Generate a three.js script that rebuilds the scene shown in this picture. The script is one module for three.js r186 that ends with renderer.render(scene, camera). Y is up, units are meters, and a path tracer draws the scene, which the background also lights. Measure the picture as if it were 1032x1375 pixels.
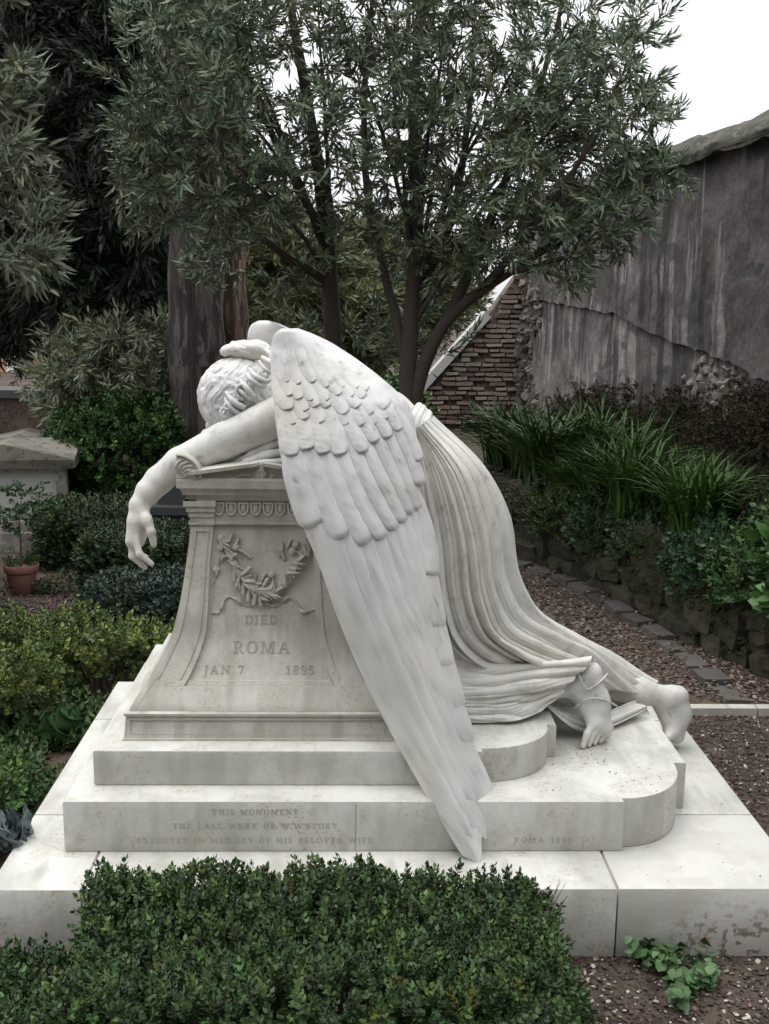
import * as THREE from 'three';
import { mergeGeometries, mergeVertices, toCreasedNormals } from 'three/addons/utils/BufferGeometryUtils.js';
import { FontLoader } from 'three/addons/loaders/FontLoader.js';
import { TextGeometry } from 'three/addons/geometries/TextGeometry.js';

// ---------------------------------------------------------------- camera, sky, sun, exposure
const scene = new THREE.Scene();
const camera = new THREE.PerspectiveCamera(50.735, 769 / 1024, 0.05, 400);
camera.position.set(0, 1.70, 0);
camera.rotation.order = 'YXZ';
camera.rotation.set(-0.1906, -0.0284, 0.013);
camera.updateMatrixWorld(true);
const renderer = new THREE.WebGLRenderer({ antialias: true });
renderer.setSize(769, 1024);
renderer.toneMapping = THREE.LinearToneMapping;
renderer.toneMappingExposure = 0.88;
renderer.shadowMap.enabled = true;
{ // overcast sky: brighter overhead, as under an even cloud layer
  const w = 64, h = 64, d = new Float32Array(w * h * 4);
  for (let j = 0; j < h; j++) for (let i = 0; i < w; i++) {
    const el = Math.sin(((j + 0.5) / h - 0.5) * Math.PI), o = (j * w + i) * 4;
    const L = el > 0 ? 1.0 * (1 + 1.9 * el) : 1.0;
    d[o] = L * 0.985; d[o + 1] = L; d[o + 2] = L * 1.02; d[o + 3] = 1;
  }
  const sky = new THREE.DataTexture(d, w, h, THREE.RGBAFormat, THREE.FloatType);
  sky.mapping = THREE.EquirectangularReflectionMapping; sky.magFilter = THREE.LinearFilter; sky.minFilter = THREE.LinearFilter; sky.needsUpdate = true;
  scene.background = sky; scene.environment = sky;
}
const sun = new THREE.DirectionalLight(new THREE.Color(1, 0.97, 0.92), 0.9);
sun.position.set(-3.2, 9, -4.6); sun.target.position.set(0, 0, -4); scene.add(sun, sun.target);
sun.castShadow = true; sun.shadow.radius = 40; sun.shadow.mapSize.set(2048, 2048);
Object.assign(sun.shadow.camera, { left: -9, right: 9, top: 9, bottom: -9, near: 0.5, far: 40 });

// ---------------------------------------------------------------- helpers
const V = (x, y, z) => new THREE.Vector3(x, y, z);
const PI = Math.PI;
function rngOf(s) { return () => { s = (s + 0x6d2b79f5) | 0; let t = Math.imul(s ^ (s >>> 15), 1 | s); t = (t + Math.imul(t ^ (t >>> 7), 61 | t)) ^ t; return ((t ^ (t >>> 14)) >>> 0) / 4294967296; }; }
const hash3 = (x, y, z) => { let h = Math.imul(x, 374761393) ^ Math.imul(y, 668265263) ^ Math.imul(z, 2147483647 ^ 0x51ed27); h = Math.imul(h ^ (h >>> 13), 1274126177); return ((h ^ (h >>> 16)) >>> 0) / 4294967296; };
const sm = (t) => t * t * (3 - 2 * t), lerp = (a, b, t) => a + (b - a) * t, clamp = (x, a = 0, b = 1) => Math.min(b, Math.max(a, x));
const step = (a, b, x) => sm(clamp((x - a) / (b - a)));
function noise3(x, y, z, per = 0) {
  const X = Math.floor(x), Y = Math.floor(y), Z = Math.floor(z), fx = sm(x - X), fy = sm(y - Y), fz = sm(z - Z);
  const q = per ? (a) => ((a % per) + per) % per : (a) => a;
  const c = (i, j, k) => hash3(q(X + i), q(Y + j), Z + k);
  return lerp(lerp(lerp(c(0, 0, 0), c(1, 0, 0), fx), lerp(c(0, 1, 0), c(1, 1, 0), fx), fy), lerp(lerp(c(0, 0, 1), c(1, 0, 1), fx), lerp(c(0, 1, 1), c(1, 1, 1), fx), fy), fz);
}
function fbm(x, y, z, o = 4, per = 0) { let s = 0, a = 0.5, n = 0; for (let i = 0; i < o; i++) { s += a * noise3(x, y, z + i * 7, per); n += a; x *= 2; y *= 2; z *= 2; per *= 2; a *= 0.5; } return s / n; }
// a point on the sight line through a place in the photograph, at a known z (or y)
const F = 1450, camQ = camera.quaternion.clone(), camP = camera.position.clone();
const sight = (px, py) => V((px - 516) / F, -(py - 687.5) / F, -1).applyQuaternion(camQ);
const at = (px, py, z) => { const d = sight(px, py); return camP.clone().addScaledVector(d, z / d.z); };
const atY = (px, py, y) => { const d = sight(px, py); return camP.clone().addScaledVector(d, (y - camP.y) / d.y); };

const used = {};
function numbered(n) { const k = used[n] = (used[n] ?? -1) + 1; return k ? n + '_' + String(k).padStart(3, '0') : n; }
function put(o) { o.traverse((c) => { if (c.isMesh) { c.castShadow = c.receiveShadow = true; } }); scene.add(o); return o; }
function tag(o, label, category, group, kind) { if (label) o.userData.label = label; if (category) o.userData.category = category; if (group) o.userData.group = group; if (kind) o.userData.kind = kind; return o; }
function thing(name, label, category, group) { const g = new THREE.Group(); g.name = numbered(name); tag(g, label, category, group); scene.add(g); return g; }
function part(name, geo, mat, parent, kind) { const m = new THREE.Mesh(geo, mat); m.name = name; m.castShadow = m.receiveShadow = true; if (kind) m.userData.kind = kind; parent.add(m); return m; }
function structure(name, geo, mat) { const m = part(numbered(name), geo, mat, scene); m.userData.kind = 'structure'; m.userData.label = name.replace(/_/g, ' '); return m; }
function boxUV(g, s = 1) { // uv in metres along the main axis of each face
  if (g.index) g = g.toNonIndexed();
  const p = g.attributes.position, uv = new Float32Array(p.count * 2), a = V(), b = V(), c = V();
  for (let i = 0; i < p.count; i += 3) {
    a.fromBufferAttribute(p, i); b.fromBufferAttribute(p, i + 1); c.fromBufferAttribute(p, i + 2);
    const n = b.clone().sub(a).cross(c.clone().sub(a)), ax = Math.abs(n.x), ay = Math.abs(n.y), az = Math.abs(n.z);
    [a, b, c].forEach((v, k) => { const [u, w] = ay >= ax && ay >= az ? [v.x, v.z + 0.37] : az >= ax ? [v.x + 0.13, v.y] : [v.z, v.y + 0.61]; uv[(i + k) * 2] = u * s; uv[(i + k) * 2 + 1] = w * s; });
  }
  g.setAttribute('uv', new THREE.BufferAttribute(uv, 2)); return g;
}
function clean(g) { g = g.index ? g.toNonIndexed() : g.clone(); for (const k of Object.keys(g.attributes)) if (!['position', 'normal', 'uv'].includes(k)) g.deleteAttribute(k); return g; }
const join = (list) => mergeGeometries(list.map(clean));
function box(x0, x1, y0, y1, z0, z1) { const g = new THREE.BoxGeometry(x1 - x0, y1 - y0, z1 - z0); g.translate((x0 + x1) / 2, (y0 + y1) / 2, (z0 + z1) / 2); return g; }
function prism(pts, y0, y1, bevel = 0.006) { // plan outline [[x, z], ...] raised from y0 to y1
  const s = new THREE.Shape(pts.map(([x, z]) => new THREE.Vector2(x, -z)));
  let g = new THREE.ExtrudeGeometry(s, { depth: y1 - y0 - 2 * bevel, bevelEnabled: bevel > 0, bevelSize: bevel, bevelThickness: bevel, bevelOffset: -bevel, bevelSegments: 2 });
  g.rotateX(-PI / 2); g.translate(0, y0 + bevel, 0);
  g.deleteAttribute('uv'); g = toCreasedNormals(g, 0.5); return boxUV(g);
}
function tube(pts, radii, sides = 6, close = true) { // tapered tube through points
  const n = pts.length, pos = [], idx = []; let up = V(0.13, 0.21, 1).normalize();
  for (let i = 0; i < n; i++) {
    const t = pts[Math.min(n - 1, i + 1)].clone().sub(pts[Math.max(0, i - 1)]).normalize();
    const a = up.clone().sub(t.clone().multiplyScalar(up.dot(t))).normalize(), b = t.clone().cross(a); up = a;
    const r = Array.isArray(radii) ? radii[i] : radii;
    for (let k = 0; k < sides; k++) { const f = k / sides * 2 * PI; const p = pts[i].clone().addScaledVector(a, Math.cos(f) * r).addScaledVector(b, Math.sin(f) * r); pos.push(p.x, p.y, p.z); }
  }
  for (let i = 0; i < n - 1; i++) for (let k = 0; k < sides; k++) { const a = i * sides + k, b = i * sides + (k + 1) % sides; idx.push(a, b, a + sides, b, b + sides, a + sides); }
  if (close) { const s = pos.length / 3; pos.push(pts[0].x, pts[0].y, pts[0].z, pts[n - 1].x, pts[n - 1].y, pts[n - 1].z); for (let k = 0; k < sides; k++) { idx.push(s, (k + 1) % sides, k); idx.push(s + 1, (n - 1) * sides + k, (n - 1) * sides + (k + 1) % sides); } }
  const g = new THREE.BufferGeometry(); g.setAttribute('position', new THREE.Float32BufferAttribute(pos, 3)); g.setIndex(idx); g.computeVertexNormals();
  g.setAttribute('uv', new THREE.Float32BufferAttribute(new Float32Array(pos.length / 3 * 2).map((_, i) => (i % 2 ? Math.floor(i / 2 / sides) * 0.1 : ((i / 2) % sides) / sides)), 2)); return g;
}
const spline = (pts, n) => new THREE.CatmullRomCurve3(pts, false, 'centripetal').getPoints(n);
function gridGeo(f, nu, nv, flip = false) { // f(u, v) -> Vector3
  const pos = new Float32Array((nu + 1) * (nv + 1) * 3), uv = [], idx = [];
  for (let j = 0; j <= nv; j++) for (let i = 0; i <= nu; i++) { const p = f(i / nu, j / nv), o = (j * (nu + 1) + i) * 3; pos[o] = p.x; pos[o + 1] = p.y; pos[o + 2] = p.z; uv.push(i / nu, j / nv); }
  for (let j = 0; j < nv; j++) for (let i = 0; i < nu; i++) { const a = j * (nu + 1) + i, b = a + 1, c = a + nu + 1, d = c + 1; flip ? idx.push(a, c, b, b, c, d) : idx.push(a, b, c, b, d, c); }
  const g = new THREE.BufferGeometry(); g.setAttribute('position', new THREE.BufferAttribute(pos, 3)); g.setAttribute('uv', new THREE.Float32BufferAttribute(uv, 2)); g.setIndex(idx); g.computeVertexNormals(); return g;
}
function surfaceNet(sdf, [x0, y0, z0], [x1, y1, z1], h) { // smooth mesh of the zero level of a distance field
  const nx = Math.ceil((x1 - x0) / h) + 1, ny = Math.ceil((y1 - y0) / h) + 1, nz = Math.ceil((z1 - z0) / h) + 1, f = new Float32Array(nx * ny * nz);
  for (let k = 0, o = 0; k < nz; k++) for (let j = 0; j < ny; j++) for (let i = 0; i < nx; i++, o++) f[o] = sdf(x0 + i * h, y0 + j * h, z0 + k * h);
  const id = new Int32Array(nx * ny * nz).fill(-1), pos = [], idx = [], off = [0, 1, nx, nx + 1, nx * ny, nx * ny + 1, nx * ny + nx, nx * ny + nx + 1];
  const E = []; for (let a = 0; a < 8; a++) for (const s of [1, 2, 4]) if (!(a & s)) E.push([a, a | s]);
  for (let k = 0; k < nz - 1; k++) for (let j = 0; j < ny - 1; j++) for (let i = 0; i < nx - 1; i++) {
    const o = (k * ny + j) * nx + i; let n = 0; for (let c = 0; c < 8; c++) if (f[o + off[c]] < 0) n++;
    if (!n || n === 8) continue;
    let sx = 0, sy = 0, sz = 0, m = 0;
    for (const [a, b] of E) { const fa = f[o + off[a]], fb = f[o + off[b]]; if ((fa < 0) === (fb < 0)) continue; const t = fa / (fa - fb); sx += lerp(a & 1, b & 1, t); sy += lerp((a >> 1) & 1, (b >> 1) & 1, t); sz += lerp(a >> 2, b >> 2, t); m++; }
    id[o] = pos.length / 3; pos.push(x0 + (i + sx / m) * h, y0 + (j + sy / m) * h, z0 + (k + sz / m) * h);
  }
  const S = [1, nx, nx * ny];
  for (let k = 1; k < nz - 1; k++) for (let j = 1; j < ny - 1; j++) for (let i = 1; i < nx - 1; i++) {
    const o = (k * ny + j) * nx + i;
    for (let e = 0; e < 3; e++) {
      const a = f[o] < 0, b = f[o + S[e]] < 0; if (a === b) continue;
      const u = S[(e + 1) % 3], v = S[(e + 2) % 3], q = [id[o], id[o - u], id[o - u - v], id[o - v]]; if (q.some((t) => t < 0)) continue;
      a ? idx.push(q[0], q[1], q[2], q[0], q[2], q[3]) : idx.push(q[0], q[2], q[1], q[0], q[3], q[2]);
    }
  }
  const g = new THREE.BufferGeometry(); g.setAttribute('position', new THREE.Float32BufferAttribute(pos, 3)); g.setIndex(idx); g.computeVertexNormals();
  g.setAttribute('uv', new THREE.Float32BufferAttribute(new Float32Array(pos.length / 3 * 2), 2)); return g;
}
const smin = (a, b, k) => { const h = Math.max(k - Math.abs(a - b), 0) / k; return Math.min(a, b) - h * h * k * 0.25; };
function bone(a, b, ra, rb) { const d = b.clone().sub(a), L = d.lengthSq(); return (x, y, z) => { const px = x - a.x, py = y - a.y, pz = z - a.z, t = clamp((px * d.x + py * d.y + pz * d.z) / L); const qx = px - d.x * t, qy = py - d.y * t, qz = pz - d.z * t; return Math.sqrt(qx * qx + qy * qy + qz * qz) - lerp(ra, rb, t); }; }
const ball = (c, rx, ry = rx, rz = rx) => { const m = Math.min(rx, ry, rz); return (x, y, z) => (Math.sqrt(((x - c.x) / rx) ** 2 + ((y - c.y) / ry) ** 2 + ((z - c.z) / rz) ** 2) - 1) * m; };

// ---------------------------------------------------------------- textures and materials
function texture(n, f, srgb = true, m = n) {
  const d = new Uint8Array(n * m * 4);
  for (let j = 0; j < m; j++) for (let i = 0; i < n; i++) { const c = f(i / n, j / m), o = (j * n + i) * 4; for (let k = 0; k < 3; k++) { const x = clamp(c[k]); d[o + k] = 255 * (srgb ? (x <= 0.0031308 ? 12.92 * x : 1.055 * Math.pow(x, 1 / 2.4) - 0.055) : x); } d[o + 3] = 255; }
  const t = new THREE.DataTexture(d, n, m); t.wrapS = t.wrapT = THREE.RepeatWrapping; t.magFilter = THREE.LinearFilter; t.minFilter = THREE.LinearMipmapLinearFilter; t.generateMipmaps = true; if (srgb) t.colorSpace = THREE.SRGBColorSpace; t.needsUpdate = true; return t;
}
const mix3 = (a, b, t) => [lerp(a[0], b[0], t), lerp(a[1], b[1], t), lerp(a[2], b[2], t)];
const S = (t, r) => { const c = t.clone(); c.repeat.set(r, r); c.needsUpdate = true; return c; };
// weathered marble: grey clouds, yellowish film in patches with edges, specks of lichen
const marbleTex = texture(1024, (u, v) => {
  const a = fbm(u * 5, v * 5, 1, 5, 5), b = fbm(u * 16, v * 16, 9, 4, 16), c = fbm(u * 64, v * 64, 3, 3, 64), w = Math.abs(fbm(u * 4, v * 4, 21, 5, 4) - 0.5);
  let col = mix3([0.64, 0.63, 0.59], [0.50, 0.495, 0.455], step(0.3, 0.72, a));
  col = mix3(col, [0.50, 0.475, 0.40], 0.45 * step(0.42, 0.74, b));
  col = mix3(col, [0.44, 0.44, 0.42], 0.35 * step(0.03, 0.0, w) * step(0.4, 0.6, a));
  col = mix3(col, [0.27, 0.26, 0.22], 0.55 * step(0.60, 0.85, fbm(u * 190, v * 190, 31, 2, 190)) * step(0.40, 0.66, b));
  col = mix3(col, [0.41, 0.40, 0.345], 0.75 * step(0.44, 0.68, 0.7 * fbm(u * 24, v * 6, 41, 4, 6) + 0.3 * a));
  const g = 0.94 + 0.12 * c; return col.map((x) => x * g);
});
const marbleBump = texture(512, (u, v) => { const c = fbm(u * 90, v * 90, 5, 3, 90), b = fbm(u * 20, v * 20, 5, 3, 20); const x = 0.6 * c + 0.4 * b; return [x, x, x]; }, false);
const M = {};
const mat = (o) => new THREE.MeshStandardMaterial({ side: THREE.DoubleSide, roughness: 0.8, ...o });
M.marble = mat({ map: S(marbleTex, 0.8), bumpMap: S(marbleBump, 1.3), bumpScale: 0.0012, roughness: 0.62 });
M.marbleWarm = mat({ map: S(marbleTex, 1.1), color: new THREE.Color(0.90, 0.885, 0.84), bumpMap: S(marbleBump, 1.3), bumpScale: 0.0012, roughness: 0.66 });
M.statue = mat({ vertexColors: true, roughness: 0.55 });
M.letter = mat({ color: new THREE.Color(0.36, 0.35, 0.305), roughness: 0.85 });
M.dirt = mat({ color: new THREE.Color(0.16, 0.12, 0.08), roughness: 0.95 });
function paint(g, tone = [0.70, 0.69, 0.665], amount = 1, scale = 1) { // marble colour from a noise in space
  const p = g.attributes.position, c = new Float32Array(p.count * 3);
  for (let i = 0; i < p.count; i++) {
    const x = p.getX(i) * scale, y = p.getY(i) * scale, z = p.getZ(i) * scale;
    const a = fbm(x * 7, y * 7, z * 7 + 50, 4), b = fbm(x * 26, y * 26, z * 26 + 9, 3), s = fbm(x * 95, y * 95, z * 95, 2);
    let k = 1 - amount * (0.10 * step(0.3, 0.72, a) + 0.10 * step(0.4, 0.72, b) + 0.3 * step(0.66, 0.82, s) * step(0.44, 0.66, b) + 0.10 * step(0.035, 0.0, Math.abs(fbm(x * 11 + 5, y * 11, z * 11, 4) - 0.5)));
    const warm = amount * 0.05 * step(0.4, 0.7, fbm(x * 5 + 40, y * 5, z * 5, 3));
    c[i * 3] = tone[0] * k; c[i * 3 + 1] = tone[1] * k * (1 - warm * 0.4); c[i * 3 + 2] = tone[2] * k * (1 - warm * 1.4);
  }
  g.setAttribute('color', new THREE.BufferAttribute(c, 3)); return g;
}
const white = (r, g, b) => mat({ color: new THREE.Color(r, g, b) });
console.log('materials');

// ---------------------------------------------------------------- ground and path
const soilTex = texture(1024, (u, v) => {
  const a = fbm(u * 8, v * 8, 2, 4, 8), c = fbm(u * 90, v * 90, 8, 3, 90), d = noise3(u * 220, v * 220, 4, 220);
  let col = mix3([0.040, 0.026, 0.022], [0.085, 0.056, 0.045], step(0.35, 0.65, c));
  col = mix3(col, [0.11, 0.085, 0.06], 0.6 * step(0.5, 0.7, a)); if (d > 0.93) col = mix3(col, [0.28, 0.24, 0.2], 0.7);
  return col;
});
const soilBump = texture(512, (u, v) => { const c = fbm(u * 60, v * 60, 5, 4, 60); return [c, c, c]; }, false);
M.soil = mat({ map: S(soilTex, 0.7), bumpMap: S(soilBump, 0.9), bumpScale: 0.02, roughness: 0.95 });
M.path = mat({ map: S(soilTex, 0.9), color: new THREE.Color(1.3, 1.2, 1.1), bumpMap: S(soilBump, 0.9), bumpScale: 0.015, roughness: 0.95 });
{
  const g = new THREE.PlaneGeometry(300, 300, 1, 1); g.rotateX(-PI / 2);
  const uv = g.attributes.uv; for (let i = 0; i < uv.count; i++) uv.setXY(i, uv.getX(i) * 300, uv.getY(i) * 300);
  structure('ground', g, M.soil);
}
const edgePath = [V(1.66, 0, -4.38), V(1.64, 0, -4.82), V(1.575, 0, -5.47), V(1.44, 0, -6.15), V(1.25, 0, -6.65), V(0.98, 0, -7.0), V(0.6, 0, -7.3), V(0, 0, -7.5)];
const edgePathIn = [V(1.12, 0, -4.9), V(1.09, 0, -5.3), V(0.98, 0, -5.8), V(0.80, 0, -6.1), V(0.5, 0, -6.35), V(0, 0, -6.5)];
{
  const s = new THREE.Shape(); const a = spline(edgePath, 30), b = spline(edgePathIn, 30).reverse();
  [...a, ...b, V(1.1, 0, -4.36)].forEach((p, i) => i ? s.lineTo(p.x, -p.z) : s.moveTo(p.x, -p.z));
  const g = new THREE.ShapeGeometry(s); g.rotateX(-PI / 2); g.translate(0, 0.006, 0); structure('path', boxUV(g), M.path);
}
// small chips on the soil, far too many to count
function chips(name, label, category, n, seed, place, size, cols, flat = 0.4) {
  const g = new THREE.IcosahedronGeometry(1, 0), r = rngOf(seed), m = new THREE.InstancedMesh(g, mat({ roughness: 0.85 }), n), M4 = new THREE.Matrix4(), q = new THREE.Quaternion(), c = new THREE.Color();
  for (let i = 0; i < n; i++) {
    const p = place(r), s = size * (0.4 + 1.2 * r() * r());
    q.setFromEuler(new THREE.Euler(r() - 0.5, r() * 6, r() - 0.5)); M4.compose(p, q, V(s * (0.7 + 0.7 * r()), s * flat, s * (0.6 + 0.4 * r()))); m.setMatrixAt(i, M4);
    const k = cols[Math.floor(r() * cols.length)], w = 0.7 + 0.6 * r(); m.setColorAt(i, c.setRGB(k[0] * w, k[1] * w, k[2] * w));
  }
  m.name = numbered(name); tag(m, label, category, null, 'stuff'); put(m);
}
chips('gravel', 'pale gravel and litter scattered on the soil before the marble slab', 'gravel', 5200, 11, (r) => { const z = -1.9 - 0.75 * r(); return V(0.5 + 1.1 * r(), 0.004, z); }, 0.0065, [[0.05, 0.035, 0.03], [0.05, 0.035, 0.03], [0.07, 0.05, 0.04], [0.10, 0.06, 0.05], [0.16, 0.12, 0.09], [0.42, 0.38, 0.32]]);
chips('gravel', 'dark reddish gravel strewn beside the marble slab', 'gravel', 9000, 12, (r) => V(1.2 + 1.1 * r(), 0.004, -4.3 + 1.9 * r()), 0.007, [[0.05, 0.032, 0.03], [0.07, 0.045, 0.04], [0.06, 0.04, 0.035], [0.09, 0.06, 0.05], [0.05, 0.03, 0.028], [0.05, 0.035, 0.03], [0.22, 0.18, 0.16], [0.4, 0.36, 0.33]]);
chips('leaf_litter', 'brown leaf litter covering the curved garden path', 'leaf litter', 9000, 13, (r) => { const t = r(), k = r(), a = new THREE.CatmullRomCurve3(edgePath).getPoint(t), b = new THREE.CatmullRomCurve3(edgePathIn).getPoint(t); return a.lerp(b, k).setY(0.012); }, 0.011, [[0.075, 0.052, 0.04], [0.11, 0.078, 0.06], [0.05, 0.035, 0.028], [0.15, 0.112, 0.088], [0.07, 0.048, 0.038], [0.2, 0.165, 0.14]], 0.25);
chips('leaf_litter', 'dead leaves strewn along the foot of the rock wall', 'leaf litter', 6000, 14, (r) => { const t = 0.72 * r(), a = new THREE.CatmullRomCurve3(edgePath).getPoint(t); const far = r(); a.x += far < 0.04 ? (r() - 0.5) * 0.13 : 0.07 + 0.4 * r(); return a.setY(far < 0.04 ? 0.038 : 0.006); }, 0.011, [[0.09, 0.06, 0.045], [0.13, 0.09, 0.065], [0.05, 0.035, 0.03], [0.2, 0.14, 0.11], [0.3, 0.24, 0.2]], 0.25);
chips('leaf_litter', 'fallen leaves on the reddish earth by the flowerpot', 'leaf litter', 3000, 15, (r) => V(-2.1 + 1.1 * r(), 0.006, -6.6 + 1.6 * r()), 0.012, [[0.10, 0.06, 0.055], [0.14, 0.09, 0.08], [0.07, 0.04, 0.04], [0.22, 0.17, 0.15]], 0.25);
// brick edging
{
  const r = rngOf(5), mats = [white(0.085, 0.078, 0.072), white(0.065, 0.058, 0.053), white(0.105, 0.094, 0.082)];
  const bg = [0, 1, 2].map((k) => { const g = new THREE.BoxGeometry(0.112, 0.06, 0.21, 2, 1, 3), p = g.attributes.position; for (let i = 0; i < p.count; i++) p.setXYZ(i, p.getX(i) + 0.008 * (noise3(p.getX(i) * 40, p.getY(i) * 40, p.getZ(i) * 40 + k * 9) - 0.5), p.getY(i) + 0.008 * (noise3(p.getX(i) * 40 + 7, p.getZ(i) * 40, k * 5) - 0.5), p.getZ(i)); g.computeVertexNormals(); return g; });
  const lay = (path, label, len) => {
    const t = thing('path_edging', label, 'edging'), c = new THREE.CatmullRomCurve3(path), L = c.getLength(), n = Math.floor(L / len);
    for (let i = 0; i < n; i++) { const p = c.getPointAt((i + 0.5) / n), d = c.getTangentAt((i + 0.5) / n), b = part('brick', bg[i % 3], mats[Math.floor(r() * 3)], t); b.position.set(p.x + 0.03 * (r() - 0.5), -0.004 + 0.018 * r(), p.z + 0.01 * (r() - 0.5)); b.rotation.set(0.10 * (r() - 0.5), Math.atan2(d.x, d.z) + 0.2 * (r() - 0.5), 0.12 * (r() - 0.5)); b.scale.set(0.85 + 0.25 * r(), 1, 0.82 + 0.14 * r()); }
  };
  lay(edgePath, 'curving row of dark brick edging along the foot of the rock wall', 0.218);
  lay(edgePathIn, 'short row of dark brick edging behind the draped marble skirt', 0.218);
  const k = thing('kerb_strip', 'pale cement strip across the end of the garden path', 'kerb');
  for (let i = 0; i < 3; i++) { const g = boxUV(box(1.22 + i * 0.5, 1.715 + i * 0.5, 0, 0.035, -4.345, -4.295)); part('strip_stone', g, M.marbleWarm, k); }
}

// ---------------------------------------------------------------- the monument: slab and steps
const ZC = -3.36;
{
  const t = thing('monument_base', 'stepped white marble base with a broad slab under the altar and kneeling statue', 'monument base');
  const g = 0.0025, X = [-0.945, -0.70, 0.70, 1.21], zf = -2.575, zb = -4.15, zi = -3.0, zj = -3.75;
  const blocks = [[X[0], X[1], zf, zi], [X[1], X[2], zf, zi], [X[2], X[3], zf, zi], [X[0], X[1], zi, zj], [X[1], X[2], zi, zj], [X[2], X[3], zi, zj], [X[0], 0.1, zj, zb], [0.1, X[3], zj, zb]];
  // rusty lichen stain low on the front of one block
  const stainTex = texture(1024, (u, v) => { const a = fbm(u * 10, v * 10, 1, 4, 10), b = fbm(u * 32, v * 32, 9, 4, 32), n = fbm(u * 150, v * 150, 3, 3, 150); let c = mix3([0.62, 0.61, 0.57], [0.48, 0.475, 0.435], step(0.3, 0.72, a)); c = mix3(c, [0.49, 0.465, 0.39], 0.45 * step(0.42, 0.74, b)); const w = step(0.46, 0.54, u) * step(0.70, 0.64, u) * step(0.10, 0.01, v); c = mix3(c, [0.30, 0.17, 0.10], 0.6 * w * step(0.46, 0.64, 0.6 * n + 0.4 * b)); return mix3(c, [0.14, 0.11, 0.08], w * 0.7 * step(0.60, 0.70, n)); });
  const stained = mat({ map: S(stainTex, 0.5), bumpMap: S(marbleBump, 1.3), bumpScale: 0.0012, roughness: 0.65 });
  blocks.forEach(([x0, x1, z0, z1], i) => part('slab_block', prism([[x0 + g, z0 - g], [x1 - g, z0 - g], [x1 - g, z1 + g], [x0 + g, z1 + g]], 0, 0.2, 0.005), i === 2 ? stained : M.marble, t));
  const lobed = (x0, xe, xa, xb, zf, za, inset) => { // front edge, notch, quarter round, small block, then the same mirrored
    const half = [[xe, zf], [xe, zf - inset]];
    for (let i = 0; i <= 14; i++) { const a = i / 14 * PI / 2; half.push([xe + 0.004 + (xa - xe) * Math.sin(a), za - (za - (zf - inset)) * (1 - Math.cos(a)) * 0 - 0 + (zf - inset - za) * Math.cos(a)]); }
    half.push([xa, za], [xb, za]);
    const seen = half.filter((p, i) => !i || Math.hypot(p[0] - half[i - 1][0], p[1] - half[i - 1][1]) > 1e-4);
    return [[x0, zf], ...seen, ...seen.slice().reverse().map(([x, z]) => [x, 2 * ZC - z]), [x0, 2 * ZC - zf]];
  };
  part('lower_step', prism(lobed(-0.793, 0.757, 0.968, 1.008, -2.775, -3.035, 0.022), 0.2, 0.35, 0.006), M.marble, t);
  part('upper_step', prism(lobed(-0.73, 0.37, 0.585, 0.617, -2.875, -3.075, 0.022), 0.35, 0.455, 0.006), M.marble, t);
  // joint line in the lower step: a narrow dark filled seam
  part('joint', box(0.0085, 0.0115, 0.203, 0.343, -2.7775, -2.774), M.letter, t);
  const font = await new FontLoader().loadAsync('fonts/droid/droid_serif_regular.typeface.json');
  const words = (txt, x, y, z, size, sp, tilt = 0, m = M.letter, parent = t, name = 'inscription') => {
    let cx = 0; const list = [];
    for (const ch of txt) { if (ch === ' ') { cx += size * 0.62 * sp; continue; } const q = new TextGeometry(ch, { font, size, depth: 0.0012, curveSegments: 3, bevelEnabled: false }); q.computeBoundingBox(); const w = q.boundingBox.max.x - q.boundingBox.min.x; q.translate(cx - q.boundingBox.min.x, 0, 0); list.push(q); cx += w + size * 0.22 * sp; }
    const all = join(list); all.translate(-cx / 2, 0, 0); all.rotateX(tilt); all.translate(x, y, z);
    return part(name, all, m, parent);
  };
  M.words = words;
  words('THIS MONUMENT', -0.265, 0.311, -2.7752, 0.0165, 1.25);
  words('THE LAST WORK OF W.W.STORY', -0.265, 0.269, -2.7752, 0.0165, 1.25);
  words('EXECUTED IN MEMORY OF HIS BELOVED WIFE', -0.265, 0.226, -2.7752, 0.0165, 1.25);
  words('ROMA 1895', 0.535, 0.226, -2.7752, 0.0175, 1.3);
}
chips('debris', 'crumbs of dirt and dry leaf bits lying on the marble steps', 'debris', 190, 16, (r) => { const k = r(); return k < 0.45 ? V(0.60 + 0.12 * r() + 0.1 * r(), 0.3515, -3.02 - 0.16 * r()) : k < 0.7 ? V(0.5 + 0.4 * r(), 0.3515, -2.83 - 0.2 * r()) : V(0.75 + 0.4 * r(), 0.2015, -2.6 - 0.5 * r()); }, 0.0021, [[0.10, 0.07, 0.045], [0.2, 0.15, 0.1], [0.06, 0.05, 0.04]], 0.4);
console.log('base');

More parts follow.
